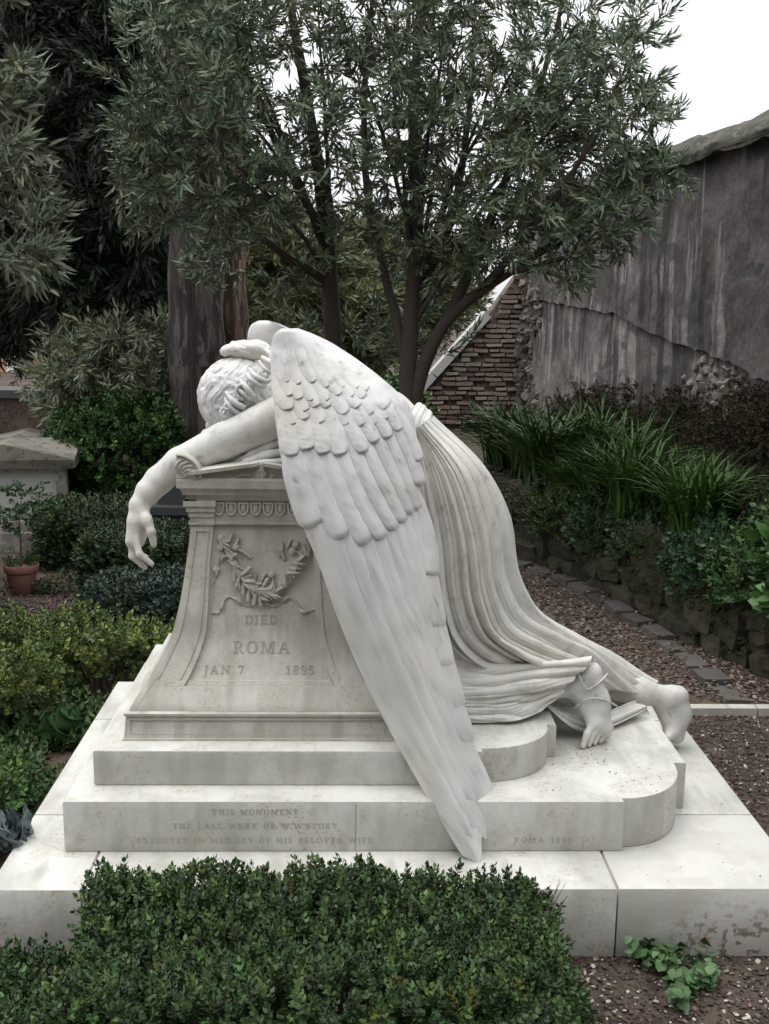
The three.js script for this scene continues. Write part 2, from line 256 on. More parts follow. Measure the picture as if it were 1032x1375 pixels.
// ---------------------------------------------------------------- the altar pedestal
const XC = -0.272;
const prof = (() => { // outward offset (half width minus 0.2) of the flared body by height
  const ys = [0.545, 0.60, 0.648, 0.70, 0.742, 0.82, 0.89, 0.96, 1.02, 1.07], hs = [0.372, 0.333, 0.303, 0.277, 0.259, 0.241, 0.229, 0.219, 0.211, 0.208];
  return (y) => { if (y <= ys[0]) return hs[0]; for (let i = 1; i < ys.length; i++) if (y <= ys[i]) return lerp(hs[i - 1], hs[i], (y - ys[i - 1]) / (ys[i] - ys[i - 1])); return hs[hs.length - 1]; };
})();
{
  const t = thing('altar_pedestal', 'flared marble altar pedestal with carved garland under the mourning figure', 'pedestal');
  const DZ = 0, ZC = -3.333;
  const ring = (rows, inset, name, m = M.marbleWarm) => { // closed box-like loft: rows of [y, half]
    const P = []; const q = (h, y) => [V(XC - h, y, ZC + h + DZ), V(XC + h, y, ZC + h + DZ), V(XC + h, y, ZC - h - DZ), V(XC - h, y, ZC - h - DZ)];
    const tri = []; const quad = (a, b, c, d) => tri.push(a, b, c, a, c, d);
    for (let i = 0; i < rows.length - 1; i++) { const A = q(rows[i][1] - inset, rows[i][0]), B = q(rows[i + 1][1] - inset, rows[i + 1][0]); for (let k = 0; k < 4; k++) quad(A[k], A[(k + 1) % 4], B[(k + 1) % 4], B[k]); }
    const A = q(rows[0][1] - inset, rows[0][0]), B = q(rows[rows.length - 1][1] - inset, rows[rows.length - 1][0]); quad(A[3], A[2], A[1], A[0]); quad(B[0], B[1], B[2], B[3]);
    let g = new THREE.BufferGeometry(); g.setAttribute('position', new THREE.Float32BufferAttribute(tri.flatMap((p) => [p.x, p.y, p.z]), 3)); g.computeVertexNormals(); g = toCreasedNormals(g, 0.45); return part(name, boxUV(g), m, t);
  };
  const body = []; for (let i = 0; i <= 24; i++) { const y = 0.54 + i / 24 * 0.60; body.push([y, prof(y)]); }
  ring(body, 0.014, 'body');
  ring([[0.455, 0.389], [0.462, 0.389], [0.463, 0.386], [0.528, 0.380], [0.529, 0.385], [0.536, 0.385], [0.5385, 0.380]], 0, 'plinth');
  { // incised border on the plinth front
    const z = ZC + 0.383 + DZ, e = 0.0022; for (const [x0, x1, y0, y1] of [[-0.365, 0.365, 0.472, 0.474], [-0.365, 0.365, 0.516, 0.518]]) part('incised_line', box(XC + x0, XC + x1, y0, y1, z - 0.004, z + e), M.letter, t);
    for (const x of [-0.366, 0.366]) part('incised_line', box(XC + x - 0.001, XC + x + 0.001, 0.474, 0.516, z - 0.004, z + e), M.letter, t);
  }
  // framing strips on the four faces: corner pilasters, rail below, rail above
  const strip = (u0, u1, y0, y1, out, side, n = 16) => { // u0/u1: functions of y, across the face; out: proud of the body
    const f = (u, v, o) => { const y = lerp(y0, y1, v), x = lerp(u0(y), u1(y), u), d = prof(y) - 0.014 + o; const p = V(XC + x, y, ZC + d + DZ); if (side) { const a = side * PI / 2, rx = p.x - XC, rz = p.z - ZC; p.x = XC + rx * Math.cos(a) + rz * Math.sin(a); p.z = ZC - rx * Math.sin(a) + rz * Math.cos(a); } return p; };
    const front = gridGeo((u, v) => f(u, v, out), 2, n), l = gridGeo((u, v) => f(0, v, out * u - 0.004 * (1 - u)), 1, n), r = gridGeo((u, v) => f(1, v, out * (1 - u) - 0.004 * u), 1, n), b = gridGeo((u, v) => f(u, 0, out * v - 0.004 * (1 - v)), 2, 1), tp = gridGeo((u, v) => f(u, 1, out * (1 - v) - 0.004 * v), 2, 1);
    let g = join([front, l, r, b, tp]); g.deleteAttribute('normal'); g = toCreasedNormals(g, 0.5); return boxUV(g);
  };
  const pw = (y) => lerp(0.066, 0.115, step(1.0, 0.55, y)); // pilaster width by height
  for (let side = 0; side < 4; side++) {
    for (const s of [-1, 1]) {
      part('pilaster', strip((y) => s < 0 ? -prof(y) : prof(y) - pw(y), (y) => s < 0 ? -prof(y) + pw(y) : prof(y), 0.60, 1.055, 0.013, side), M.marbleWarm, t);
      const a = (y) => s < 0 ? -prof(y) + pw(y) * 0.18 : prof(y) - pw(y) * 0.82, b = (y) => s < 0 ? -prof(y) + pw(y) * 0.82 : prof(y) - pw(y) * 0.18;
      const fl = [strip(a, (y) => a(y) + 0.005, 0.62, 1.04, 0.0165, side), strip((y) => b(y) - 0.005, b, 0.62, 1.04, 0.0165, side), strip((y) => a(y) + 0.0051, (y) => b(y) - 0.0051, 1.035, 1.04, 0.0165, side, 1)];
      part('pilaster_moulding', join(fl), M.marbleWarm, t);
      const cap = []; const xx = (o) => (s < 0 ? [-prof(1.06) - o, -prof(1.06) + 0.068 + o * 0.4] : [prof(1.06) - 0.068 - o * 0.4, prof(1.06) + o]);
      [[1.055, 1.065, 0.006], [1.065, 1.078, 0.002], [1.078, 1.095, 0.006], [1.095, 1.112, 0.012], [1.112, 1.128, 0.019]].forEach(([y0, y1, o]) => cap.push(strip(() => xx(o)[0], () => xx(o)[1], y0 + 0.0003, y1, 0.013 + o, side, 1)));
      part('capital', join(cap), M.marbleWarm, t);
    }
    part('lower_rail', strip((y) => -prof(y), (y) => prof(y), 0.5395, 0.5995, 0.0128, side, 6), M.marbleWarm, t);
    part('rail_moulding', strip((y) => -prof(y) + pw(y) + 0.003, (y) => prof(y) - pw(y) - 0.003, 0.600, 0.612, 0.006, side, 1), M.marbleWarm, t);
    part('frieze', strip((y) => -0.143, (y) => 0.143, 1.066, 1.127, 0.008, side, 1), M.marbleWarm, t);
    part('frieze_moulding', strip((y) => -0.146, (y) => 0.146, 1.056, 1.0655, 0.013, side, 1), M.marbleWarm, t);
  }
  // egg and dart pieces along the front frieze
  const egg = (() => { const s = new THREE.Shape(); s.moveTo(-0.0145, 0); for (let i = 0; i <= 12; i++) { const a = PI + i / 12 * PI; s.lineTo(0.0145 * Math.cos(a), -0.012 + 0.026 * Math.sin(a)); } s.lineTo(0.0145, 0); const h = new THREE.Path(); h.moveTo(-0.0115, -0.003); for (let i = 0; i <= 12; i++) { const a = PI + i / 12 * PI; h.lineTo(0.0115 * Math.cos(a), -0.012 + 0.0215 * Math.sin(a)); } h.lineTo(0.0115, -0.003); s.holes.push(h); return new THREE.ExtrudeGeometry(s, { depth: 0.005, bevelEnabled: true, bevelSize: 0.0008, bevelThickness: 0.0012, bevelSegments: 1 }); })();
  const eggIn = new THREE.SphereGeometry(0.0095, 10, 8); eggIn.scale(1, 1.75, 0.55);
  const zF = ZC + DZ + prof(1.1) - 0.006;
  for (let i = 0; i < 8; i++) { const x = XC - 0.126 + i * 0.036; const e = part('egg_moulding', egg, M.marbleWarm, t); e.position.set(x, 1.121, zF); const k = part('egg', eggIn, M.marbleWarm, e); k.position.set(0, -0.0165, 0.001); }
  const dart = new THREE.ConeGeometry(0.0035, 0.034, 5); dart.rotateX(PI);
  for (let i = 0; i < 9; i++) { const d = part('dart', dart, M.marbleWarm, t); d.position.set(XC - 0.144 + i * 0.036, 1.103, zF + 0.001); }
  ring([[1.128, 0.212], [1.136, 0.216], [1.146, 0.222], [1.147, 0.228], [1.160, 0.231], [1.168, 0.238], [1.169, 0.243], [1.192, 0.243], [1.198, 0.240]], 0, 'cornice');
  { // low gable with a carved field
    const h = 0.236, s = new THREE.Shape([new THREE.Vector2(-h, 0), new THREE.Vector2(h, 0), new THREE.Vector2(h, 0.006), new THREE.Vector2(0, 0.040), new THREE.Vector2(-h, 0.006)]);
    let g = new THREE.ExtrudeGeometry(s, { depth: 2 * h - 0.02, bevelEnabled: false }); g.translate(XC, 1.1975, ZC - h + 0.01 + 0.005); g = boxUV(g); part('pediment', g, M.marbleWarm, t);
    for (const sd of [-1, 1]) { const b = new THREE.BoxGeometry(0.20, 0.010, 0.5); b.rotateZ(-sd * Math.atan2(0.034, h)); b.translate(XC + sd * 0.105, 1.1975 + 0.030, ZC + 0.006); part('raking_moulding', boxUV(b), M.marbleWarm, t); }
    const zz = ZC + h - 0.004; const fl = []; for (let i = 0; i < 5; i++) { const b = new THREE.SphereGeometry(0.012, 8, 6); b.scale(1, 1, 0.5); const a = i / 5 * 2 * PI; b.translate(XC + 0.010 * Math.cos(a), 1.2115 + 0.008 * Math.sin(a), zz); fl.push(b); }
    part('rosette', join(fl), M.marbleWarm, t);
    for (const sd of [-1, 1]) { const pts = []; for (let i = 0; i <= 24; i++) { const k = i / 24; pts.push(V(XC + sd * (0.03 + 0.13 * k), 1.203 + 0.005 * Math.sin(k * 12) * (1 - k), zz)); } part('scroll', tube(pts, pts.map((_, i) => 0.005 * (1 - i / 28)), 6), M.marbleWarm, t); }
    for (const [sx, sz] of [[-1, 1], [1, 1], [-1, -1], [1, -1]]) { // quarter-round palmettes on the corners
      const q = new THREE.Shape(); q.moveTo(0, 0); q.lineTo(0, 0.068); q.absarc(0, 0, 0.068, PI / 2, 0, true); q.lineTo(0, 0);
      const G = new THREE.ExtrudeGeometry(q, { depth: 0.05, bevelEnabled: true, bevelSize: 0.002, bevelThickness: 0.002, bevelSegments: 1 }); if (sx > 0) G.scale(-1, 1, 1);
      const a = part('acroterion', boxUV(G), M.marbleWarm, t); a.position.set(XC + sx * 0.239, 1.199, ZC + sz * 0.243 + (sz > 0 ? -0.052 : 0.002)); 
      const rib = []; for (let i = 0; i < 5; i++) { const an = PI / 2 * (0.08 + i * 0.205); const p = []; for (let k = 0; k <= 8; k++) { const w = k / 8, r0 = 0.015 + 0.043 * w; p.push(V(-sx * 0 + (sx < 0 ? 1 : -1) * r0 * Math.cos(an + 0.25 * Math.sin(w * 4)), r0 * Math.sin(an + 0.25 * Math.sin(w * 4)), sz > 0 ? 0.0535 : -0.0035)); } rib.push(tube(p, p.map((_, k) => 0.0022 + 0.004 * Math.sin(k / 8 * PI)), 6)); }
      const arcP = []; for (let k = 0; k <= 14; k++) { const an = k / 14 * PI / 2; arcP.push(V((sx < 0 ? 1 : -1) * 0.066 * Math.cos(an), 0.066 * Math.sin(an), sz > 0 ? 0.053 : -0.003)); } rib.push(tube(arcP, 0.0045, 6));
      part('palmette', join(rib), M.marbleWarm, a);
    }
  }
  // garland, flowers and ribbons carved on the front
  const onFace = (x, y, o) => V(XC + x, y, ZC + DZ + prof(y) - 0.014 + o);
  const r = rngOf(77), leafG = [0, 1, 2].map((k) => { const g = new THREE.SphereGeometry(1, 10, 7), p = g.attributes.position; for (let i = 0; i < p.count; i++) { let x = p.getX(i), y = p.getY(i), z = p.getZ(i); const w = Math.pow(clamp(1 - (y * 0.5 + 0.5)), 0.6) * 0.9 + 0.1; x *= w * (1 + 0.18 * Math.sin(y * (7 + k))); z = z * 0.6 + 0.35 * y * y - Math.abs(x) * 0.25; p.setXYZ(i, x, y, z); } g.computeVertexNormals(); return g; });
  const gar = part('garland', (() => { const p = []; for (let i = 0; i <= 30; i++) { const k = i / 30, x = -0.118 + 0.262 * k - 0.0; p.push(onFace(x * 0.98, 0.856 + 0.62 * Math.pow(Math.abs(k - 0.5), 2) * 1.0, 0.005)); } return tube(p, p.map((_, i) => 0.006 + 0.013 * Math.sin(i / 30 * PI)), 7); })(), M.marbleWarm, t);
  for (let i = 0; i < 84; i++) {
    const k = (i + r() * 0.8) / 84, x = (-0.118 + 0.262 * k) * 0.98, y = 0.856 + 0.62 * (k - 0.5) ** 2, w = 0.010 + 0.028 * Math.sin(k * PI), l = part('leaf', leafG[i % 3], M.marbleWarm, gar);
    const o = (r() - 0.5) * 2; l.position.copy(onFace(x + o * w * 0.4, y + o * w * (0.7), 0.012 + 0.008 * r())); const sc = 0.009 + 0.009 * r(); l.scale.set(sc * 0.62, sc * 1.3, sc * 0.9);
    l.rotation.set(0.2 * (r() - 0.5), 0, (k < 0.5 ? 1 : -1) * 1.1 + o * 1.3 + (r() - 0.5));
  }
  const bud = new THREE.SphereGeometry(0.012, 10, 8); bud.scale(1, 1, 0.75);
  const flowers = [[-0.122, 1.012], [-0.092, 1.016], [-0.072, 1.004], [-0.078, 0.985], [-0.060, 0.975], [-0.046, 0.965], [-0.12, 0.985], [-0.112, 0.963], [-0.13, 0.945], [-0.135, 0.92], [0.060, 0.99], [0.080, 1.0], [0.10, 0.995], [0.045, 0.972], [0.062, 0.965], [0.09, 0.975], [0.11, 0.97], [0.005, 0.90], [0.028, 0.905], [-0.02, 0.90]];
  flowers.forEach(([x, y], i) => { const f = part(i % 3 === 0 ? 'flower_bud' : 'carved_leaf', i % 3 === 0 ? bud : leafG[i % 3], M.marbleWarm, t); f.position.copy(onFace(x, y, 0.004)); if (i % 3) { f.scale.set(0.008, 0.017, 0.011); f.rotation.z = -0.6 + 1.8 * r(); } });
  const ribbon = (pts, w) => { const c = new THREE.CatmullRomCurve3(pts.map(([x, y]) => V(x, y, 0))).getPoints(40); const p = c.map((q, i) => onFace(q.x, q.y, 0.003 + 0.004 * Math.sin(i * 0.5))); part('ribbon', tube(p, p.map((_, i) => w * (0.75 + 0.25 * Math.sin(i * 0.9)) * (i > 36 ? 0.6 : 1)), 7), M.marbleWarm, t); };
  ribbon([[0.0, 0.842], [-0.02, 0.822], [-0.05, 0.815], [-0.075, 0.835], [-0.105, 0.838], [-0.118, 0.815], [-0.125, 0.795], [-0.15, 0.795]], 0.0065);
  ribbon([[0.0, 0.842], [0.03, 0.815], [0.055, 0.822], [0.075, 0.84], [0.10, 0.825], [0.12, 0.80], [0.15, 0.803], [0.165, 0.81]], 0.0065);
  ribbon([[-0.115, 1.0], [-0.11, 0.97], [-0.125, 0.94], [-0.135, 0.905], [-0.145, 0.88]], 0.005);
  const tilt = (y) => -Math.atan2(prof(y) - prof(y + 0.04), 0.04) ;
  for (const [txt, x, y, s] of [['DIED', 0.0, 0.762, 0.026], ['ROMA', 0.005, 0.682, 0.036], ['JAN 7', -0.105, 0.628, 0.026], ['1895', 0.118, 0.628, 0.026]]) { const p = onFace(x, y, 0.0006); M.words(txt, p.x, p.y, p.z, s, 1.15, tilt(y), M.letterPale ??= mat({ color: new THREE.Color(0.37, 0.355, 0.30) }), t); }
}
console.log('pedestal');

// ---------------------------------------------------------------- the kneeling winged figure
{
  const t = thing('angel_statue', 'white marble winged figure kneeling and slumped over the altar pedestal, arm hanging down', 'statue');
  const m = M.statue;
  // --- near wing
  const pl = (pts) => (y) => { if (y <= pts[0][0]) return pts[0][1]; for (let i = 1; i < pts.length; i++) if (y <= pts[i][0]) { const a = pts[i - 1], b = pts[i]; return lerp(a[1], b[1], (y - a[0]) / (b[0] - a[0])); } return pts[pts.length - 1][1]; };
  const smoothPl = (pts, w = 14) => { const f = pl(pts); return (y) => (f(y - w) + f(y - w / 2) + f(y) + f(y + w / 2) + f(y + w)) / 5; };
  const zMid = smoothPl([[430, -3.10], [500, -3.02], [600, -2.95], [700, -2.90], [800, -2.865], [900, -2.83], [1000, -2.80], [1080, -2.745], [1170, -2.705]], 40);
  const xl = pl([[441, 378], [446, 370], [455, 365], [475, 362], [520, 365], [560, 369], [600, 374], [650, 385], [700, 404], [750, 424], [800, 444], [850, 466], [900, 491], [950, 517], [1000, 541], [1050, 567], [1100, 596], [1140, 622], [1166, 642]]);
  const xr = pl([[441, 400], [448, 420], [460, 445], [480, 476], [500, 503], [520, 527], [540, 547], [560, 556], [600, 561], [650, 565], [690, 564], [740, 572], [800, 584], [850, 594], [900, 608], [950, 624], [1000, 636], [1040, 644], [1070, 648], [1085, 648], [1110, 648], [1130, 646], [1166, 648]]);
  const surf = (px, py, o = 0) => { const a = xl(py), b = xr(py), u = clamp(((px - a) / Math.max(4, b - a)) * 2 - 1, -1.3, 1.3); const bow = Math.min(1, (b - a) / 90); return at(px, py, zMid(py) - 0.055 * bow * u * u - 0.012 * u * bow + o); };
  const wing = new THREE.Group(); wing.name = 'wing'; t.add(wing);
  const wf = (u, v, o) => { const py = lerp(441, 1166, Math.pow(v, 1.0)); return surf(lerp(xl(py), xr(py), u), py, o); };
  const thick = (u, v) => (0.030 + 0.03 * (1 - v)) * Math.pow(Math.max(0, 1 - (2 * u - 1) ** 4), 0.5) * Math.pow(Math.max(0, Math.sin(clamp(v * 8, 0, 1) * PI / 2)), 0.6) * Math.min(1, (1 - v) * 6 + 0.25);
  const front = gridGeo((u, v) => { const p = wf(u, v, 0); const rel = 0.0022 * (fbm(p.x * 40, p.y * 26, 3, 3) - 0.5) * step(0.0, 0.1, v); return p.add(V(0, 0, rel)); }, 40, 130), back = gridGeo((u, v) => wf(u, v, -thick(u, v)), 40, 130, true);
  const hub = join([front, back]); hub.deleteAttribute('normal'); hub.deleteAttribute('uv'); let panel = mergeVertices(hub, 1e-5); panel.computeVertexNormals(); 
  panel.setAttribute('uv', new THREE.Float32BufferAttribute(new Float32Array(panel.attributes.position.count * 2), 2));
  part('wing_panel', paint(panel, [0.71, 0.705, 0.69], 1.2), m, wing);
  const tips = [];
  function feather(line, wid, o0, o1, dome, rnd = 0.5, grain = 1) { // a raised, round-ended feather on the wing surface; line in sight coordinates
    const c = new THREE.CatmullRomCurve3(line.map(([x, y]) => V(x, y, 0))), n = 22, w8 = 8;
    const f = (u, v) => {
      const p = c.getPointAt(v), d = c.getTangentAt(Math.min(0.999, v)), s = u * 2 - 1;
      const w = wid * (v > 1 - rnd * 0.32 ? Math.sqrt(Math.max(0, 1 - ((v - (1 - rnd * 0.32)) / (rnd * 0.32)) ** 2)) : 1) * (0.72 + 0.28 * step(0, 0.5, v));
      const x = p.x - d.y * s * w * 0.5, y = p.y + d.x * s * w * 0.5;
      const e = Math.pow(1 - s * s, 0.45), endv = v > 0.995 ? 0 : 1;
      const barb = grain * 0.0007 * Math.sin((v * 55 + Math.abs(s) * 6)) * (1 - s * s) + grain * (Math.abs(s) < 0.15 ? 0.0016 : 0) + 0.0016 * (fbm(x * 0.12, y * 0.12, 5, 2) - 0.5);
      return surf(x, y, -0.006 + (lerp(o0, o1, v) + 0.006) * (0.45 + 0.55 * e) * endv + dome * e * endv + barb * endv);
    };
    const g = gridGeo(f, w8, n); return part('feather', paint(g, [0.71, 0.705, 0.69], 1.2), m, wing);
  }
  // flight feathers, from the inner edge to the outermost; each ends on the trailing edge
  const flight = [[[548, 640], [566, 690], [578, 740], [580, 778], 20], [[540, 640], [562, 710], [580, 790], [590, 850], 22], [[530, 640], [556, 730], [584, 830], [602, 905], 24], [[517, 640], [546, 740], [590, 870], [617, 962], 27], [[503, 640], [536, 750], [590, 900], [631, 1010], 29], [[488, 640], [522, 760], [582, 920], [655, 1078], 31], [[470, 640], [505, 765], [570, 930], [642, 1090], 33], [[450, 640], [486, 770], [560, 950], [653, 1128], 34], [[431, 640], [466, 775], [540, 955], [642, 1140], 34], [[413, 640], [446, 770], [516, 935], [645, 1164], 32]];
  flight.forEach(([a, b, c, d, w], i) => feather([a, b, c, d], w * (i > 6 ? 0.95 : 1.05), 0.003, 0.004 + 0.0012 * (9 - i), 0.0045, 0.22));
  // long coverts
  const cov = [[[391, 575], [398, 630], [412, 680], [424, 710], 40], [[412, 572], [424, 630], [444, 690], [463, 727], 36], [[430, 568], [446, 630], [472, 695], [495, 735], 33], [[447, 566], [466, 630], [494, 690], [517, 729], 28], [[462, 562], [482, 620], [508, 675], [534, 716], 26], [[478, 558], [498, 612], [524, 665], [545, 706], 24], [[492, 552], [514, 604], [536, 652], [555, 695], 23], [[506, 548], [526, 594], [544, 636], [563, 690], 21], [[519, 545], [536, 582], [550, 612], [565, 655], 20], [[531, 545], [543, 572], [553, 595], [563, 622], 18]];
  cov.slice().reverse().forEach(([a, b, c, d, w]) => feather([a, b, c, d], w, 0.004, 0.0105, 0.0048, 0.42));
  // middle coverts
  const mid = [[[384, 545], [387, 575], [392, 615], 28], [[401, 545], [407, 575], [414, 606], 30], [[420, 540], [428, 575], [436, 612], 30], [[440, 538], [448, 572], [458, 614], 30], [[460, 535], [472, 572], [490, 610], 27], [[478, 532], [490, 565], [506, 596], 22], [[494, 528], [508, 560], [524, 590], 20], [[508, 526], [522, 552], [538, 580], 18]];
  mid.slice().reverse().forEach(([a, b, c, w]) => feather([a, b, c], w * 1.08, 0.004, 0.013, 0.0045, 0.7));
  // small scale-like coverts in rows
  const r = rngOf(31);
  for (const [y0, y1, n, w, o] of [[525, 568, 8, 24, 0.026], [510, 550, 8, 22, 0.027], [497, 534, 8, 20, 0.024], [486, 520, 7, 19, 0.019]]) for (let i = 0; i < n; i++) {
    const k = (i + 0.5 + 0.35 * (r() - 0.5)) / n, dy = 14 * (r() - 0.5), x0 = lerp(xl(y0) + 6, lerp(xl(y0), xr(y0), 0.80), k), x1 = lerp(xl(y1) + 12, lerp(xl(y1), xr(y1), 0.88), k);
    feather([[x0, y0 - 12 + dy], [(x0 + x1) / 2, (y0 + y1) / 2 + dy], [x1, y1 + dy]], w * (1.1 + 0.4 * r()), 0.001, o * 0.34 + 0.003 * r(), 0.0032, 1.0, 0.4);
  }
  // --- far wing: the same form on the other side of the body, set a little forward
  const far = wing.clone(); far.name = 'wing'; far.scale.z = -1; far.position.set(-0.115, 0.012, 2 * ZC + 0.02); t.add(far);
  console.log('wings');

  // --- body
  const B = (a, b, ra, rb) => bone(a, b, ra, rb);
  const sh = V(-0.17, 1.395, -3.17), mi = at(300, 592, -3.185), el = at(241, 621, -3.185), fo = at(213, 645, -3.17), wr = at(187, 678, -3.14);
  const armMain = [B(V(0.0, 1.37, -3.24), sh, 0.075, 0.064), B(sh, mi, 0.064, 0.053), B(mi, el, 0.053, 0.044), B(el, fo, 0.044, 0.041), B(fo, at(199, 660, -3.155), 0.041, 0.036), B(at(199, 660, -3.155), wr, 0.036, 0.028), B(wr, at(184, 700, -3.13), 0.028, 0.028), B(at(184, 700, -3.13), at(178, 726, -3.115), 0.028, 0.022), B(at(192, 700, -3.15), at(185, 726, -3.145), 0.027, 0.021), B(wr, at(196, 700, -3.105), 0.022, 0.017)];
  const fing = [[[197, 696, -3.105], [203, 714, -3.092], [206, 731, -3.096], 0.0165, 0.0115], [[182, 724, -3.105], [187, 744, -3.092], [203, 757, -3.098], 0.0135, 0.010], [[176, 726, -3.118], [179, 748, -3.108], [194, 762, -3.112], 0.0140, 0.010], [[177, 726, -3.138], [177, 747, -3.132], [189, 758, -3.136], 0.0135, 0.0098], [[184, 724, -3.158], [184, 741, -3.156], [196, 748, -3.159], 0.0120, 0.009]].map(([a, b, c, r0, r1]) => { const A = at(...a), Bq = at(...b), Cq = at(...c); r0 *= 0.86; r1 *= 0.84; return [B(A, Bq, r0, (r0 + r1) / 2), B(Bq, Cq, (r0 + r1) / 2, r1)]; });
  const armField = (x, y, z) => { let d = 9; for (const f of armMain) d = smin(d, f(x, y, z), 0.012); let q = 9; for (const [a, b] of fing) q = Math.min(q, smin(a(x, y, z), b(x, y, z), 0.006)); return smin(d, q, 0.010); };
  const gArm = surfaceNet(armField, [-0.72, 0.90, -3.34], [0.09, 1.50, -3.05], 0.0046);
  // head: bent forward, face down on the far arm
  const hc = at(322, 533, -3.30), fwd = V(-0.55, -0.75, -0.2).normalize();
  const headB = [ball(hc, 0.092, 0.098, 0.085), B(hc.clone().addScaledVector(fwd, 0.04), hc.clone().addScaledVector(fwd, 0.095), 0.066, 0.045), B(hc.clone().add(V(-0.075, -0.07, -0.03)), hc.clone().add(V(-0.092, -0.095, -0.03)), 0.012, 0.015), B(hc, V(-0.06, 1.40, -3.34), 0.06, 0.062)];
  const gHead = surfaceNet((x, y, z) => { let d = 9; for (const f of headB) d = smin(d, f(x, y, z), 0.03); return d; }, [-0.56, 1.22, -3.48], [0.03, 1.6, -3.12], 0.006);
  // feet
  const px = (x, y, z) => at(x, y, z);
  const lf = [B(px(700, 925, -3.23), px(772, 918, -3.21), 0.05, 0.036), B(px(772, 918, -3.21), px(792, 903, -3.205), 0.036, 0.032), B(px(792, 905, -3.20), px(803, 945, -3.19), 0.034, 0.034), B(px(803, 940, -3.19), px(810, 974, -3.185), 0.034, 0.026), B(px(775, 925, -3.20), px(800, 968, -3.175), 0.032, 0.026), B(px(797, 970, -3.165), px(812, 978, -3.18), 0.021, 0.019)];
  const toe = []; for (let i = 0; i < 5; i++) { const a = px(795 + i * 6, 972 + i * 1.2, -3.156 - i * 0.009), b = px(788 + i * 7.5, 985, -3.142 - i * 0.012), c = b.clone(); c.y = 0.361; toe.push([B(a, b, 0.0125 - i * 0.0006, 0.0108 - i * 0.0006), B(b, c.add(V(-0.012, 0, 0.008)), 0.0108 - i * 0.0006, 0.0092 - i * 0.0005)]); }
  const gL = surfaceNet((x, y, z) => { let d = 9; for (const f of lf) d = smin(d, f(x, y, z), 0.022); let q = 9; for (const [a, b] of toe) q = Math.min(q, smin(a(x, y, z), b(x, y, z), 0.005)); return smin(d, q, 0.008); }, [0.46, 0.32, -3.32], [0.92, 0.74, -3.06], 0.004);
  const rf = [B(px(760, 905, -3.46), px(855, 928, -3.48), 0.06, 0.048), B(px(855, 928, -3.48), px(893, 936, -3.49), 0.044, 0.036), B(px(893, 938, -3.49), px(912, 934, -3.50), 0.036, 0.030), B(px(905, 935, -3.50), px(915, 960, -3.50), 0.033, 0.034), B(px(912, 955, -3.50), px(908, 988, -3.50), 0.034, 0.028), B(px(890, 950, -3.49), px(902, 980, -3.47), 0.03, 0.026), B(px(900, 985, -3.46), px(896, 990, -3.43), 0.018, 0.014)];
  const gR = surfaceNet((x, y, z) => { let d = 9; for (const f of rf) d = smin(d, f(x, y, z), 0.025); return d; }, [0.56, 0.16, -3.64], [1.24, 0.68, -3.36], 0.005);
  // trunk and thighs, mostly under the robe
  const tr = [B(V(-0.05, 1.36, ZC), V(0.10, 1.27, ZC), 0.12, 0.10), B(V(0.10, 1.27, ZC), V(0.22, 1.08, ZC), 0.10, 0.12), B(V(0.22, 1.04, -3.26), V(0.30, 0.72, -3.24), 0.09, 0.075), B(V(0.24, 1.04, -3.46), V(0.32, 0.66, -3.47), 0.09, 0.075), B(V(0.34, 0.66, -3.23), V(0.62, 0.54, -3.22), 0.08, 0.055), B(V(0.36, 0.6, -3.48), V(0.75, 0.52, -3.48), 0.08, 0.055), B(V(-0.1, 1.38, -3.55), V(-0.30, 1.30, -3.45), 0.062, 0.045), B(V(-0.30, 1.30, -3.45), V(-0.44, 1.29, -3.28), 0.045, 0.035)];
  const gT = surfaceNet((x, y, z) => { let d = 9; for (const f of tr) d = smin(d, f(x, y, z), 0.05); return d; }, [-0.52, 0.42, -3.75], [0.86, 1.58, -2.98], 0.014);
  part('body', paint(join([gArm, gHead, gL, gR, gT]), [0.70, 0.685, 0.655], 1), m, t);
  console.log('body');
  // sandal straps
  const strap = (pts, rr) => part('sandal_strap', paint(tube(spline(pts, 24), rr, 6), [0.66, 0.64, 0.58], 1), m, t);
  strap([px(768, 893, -3.21), px(776, 905, -3.165), px(788, 925, -3.155), px(806, 915, -3.165), px(815, 905, -3.20)], 0.003);
  strap([px(772, 950, -3.17), px(790, 938, -3.148), px(812, 940, -3.155), px(828, 948, -3.19)], 0.003);
  strap([px(862, 926, -3.45), px(880, 936, -3.448), px(898, 955, -3.455), px(905, 980, -3.46)], 0.0028);

  // --- hair: waves flowing from the knot, curls along the temple
  const knot = at(338, 478, -3.31), ax = knot.clone().sub(hc).normalize(), e1 = V(0, 0, 1).sub(ax.clone().multiplyScalar(ax.z)).normalize(), e2 = ax.clone().cross(e1);
  const hairG = gridGeo((u, v) => {
    const th = v * PI * 0.80 + 0.02, ph = u * 2 * PI, d = ax.clone().multiplyScalar(Math.cos(th)).addScaledVector(e1, Math.sin(th) * Math.cos(ph)).addScaledVector(e2, Math.sin(th) * Math.sin(ph));
    const wob = 0.45 * Math.sin(th * 9 + 3 * Math.sin(ph * 2)) + 0.3 * Math.sin(th * 5 + ph * 3);
    const wn = 3.2 * fbm(d.x * 5, d.y * 5, d.z * 5, 2), s = Math.abs(Math.sin(ph * 7 + wob * 1.1 + wn)), s2 = Math.abs(Math.sin(ph * 23 + wob * 3 + wn * 2 + 1));
    const q = hc.clone().add(V(d.x * 0.126, d.y * 0.121, d.z * 0.110)); return q.addScaledVector(d, (0.0055 * Math.pow(s, 0.8) + 0.0028 * s2) * step(0.1, 0.5, th) + 0.004 * noise3(d.x * 9, d.y * 9, d.z * 9) - 0.006);
  }, 220, 110);
  const hair = part('hair', paint(hairG, [0.71, 0.70, 0.68], 1), m, t);
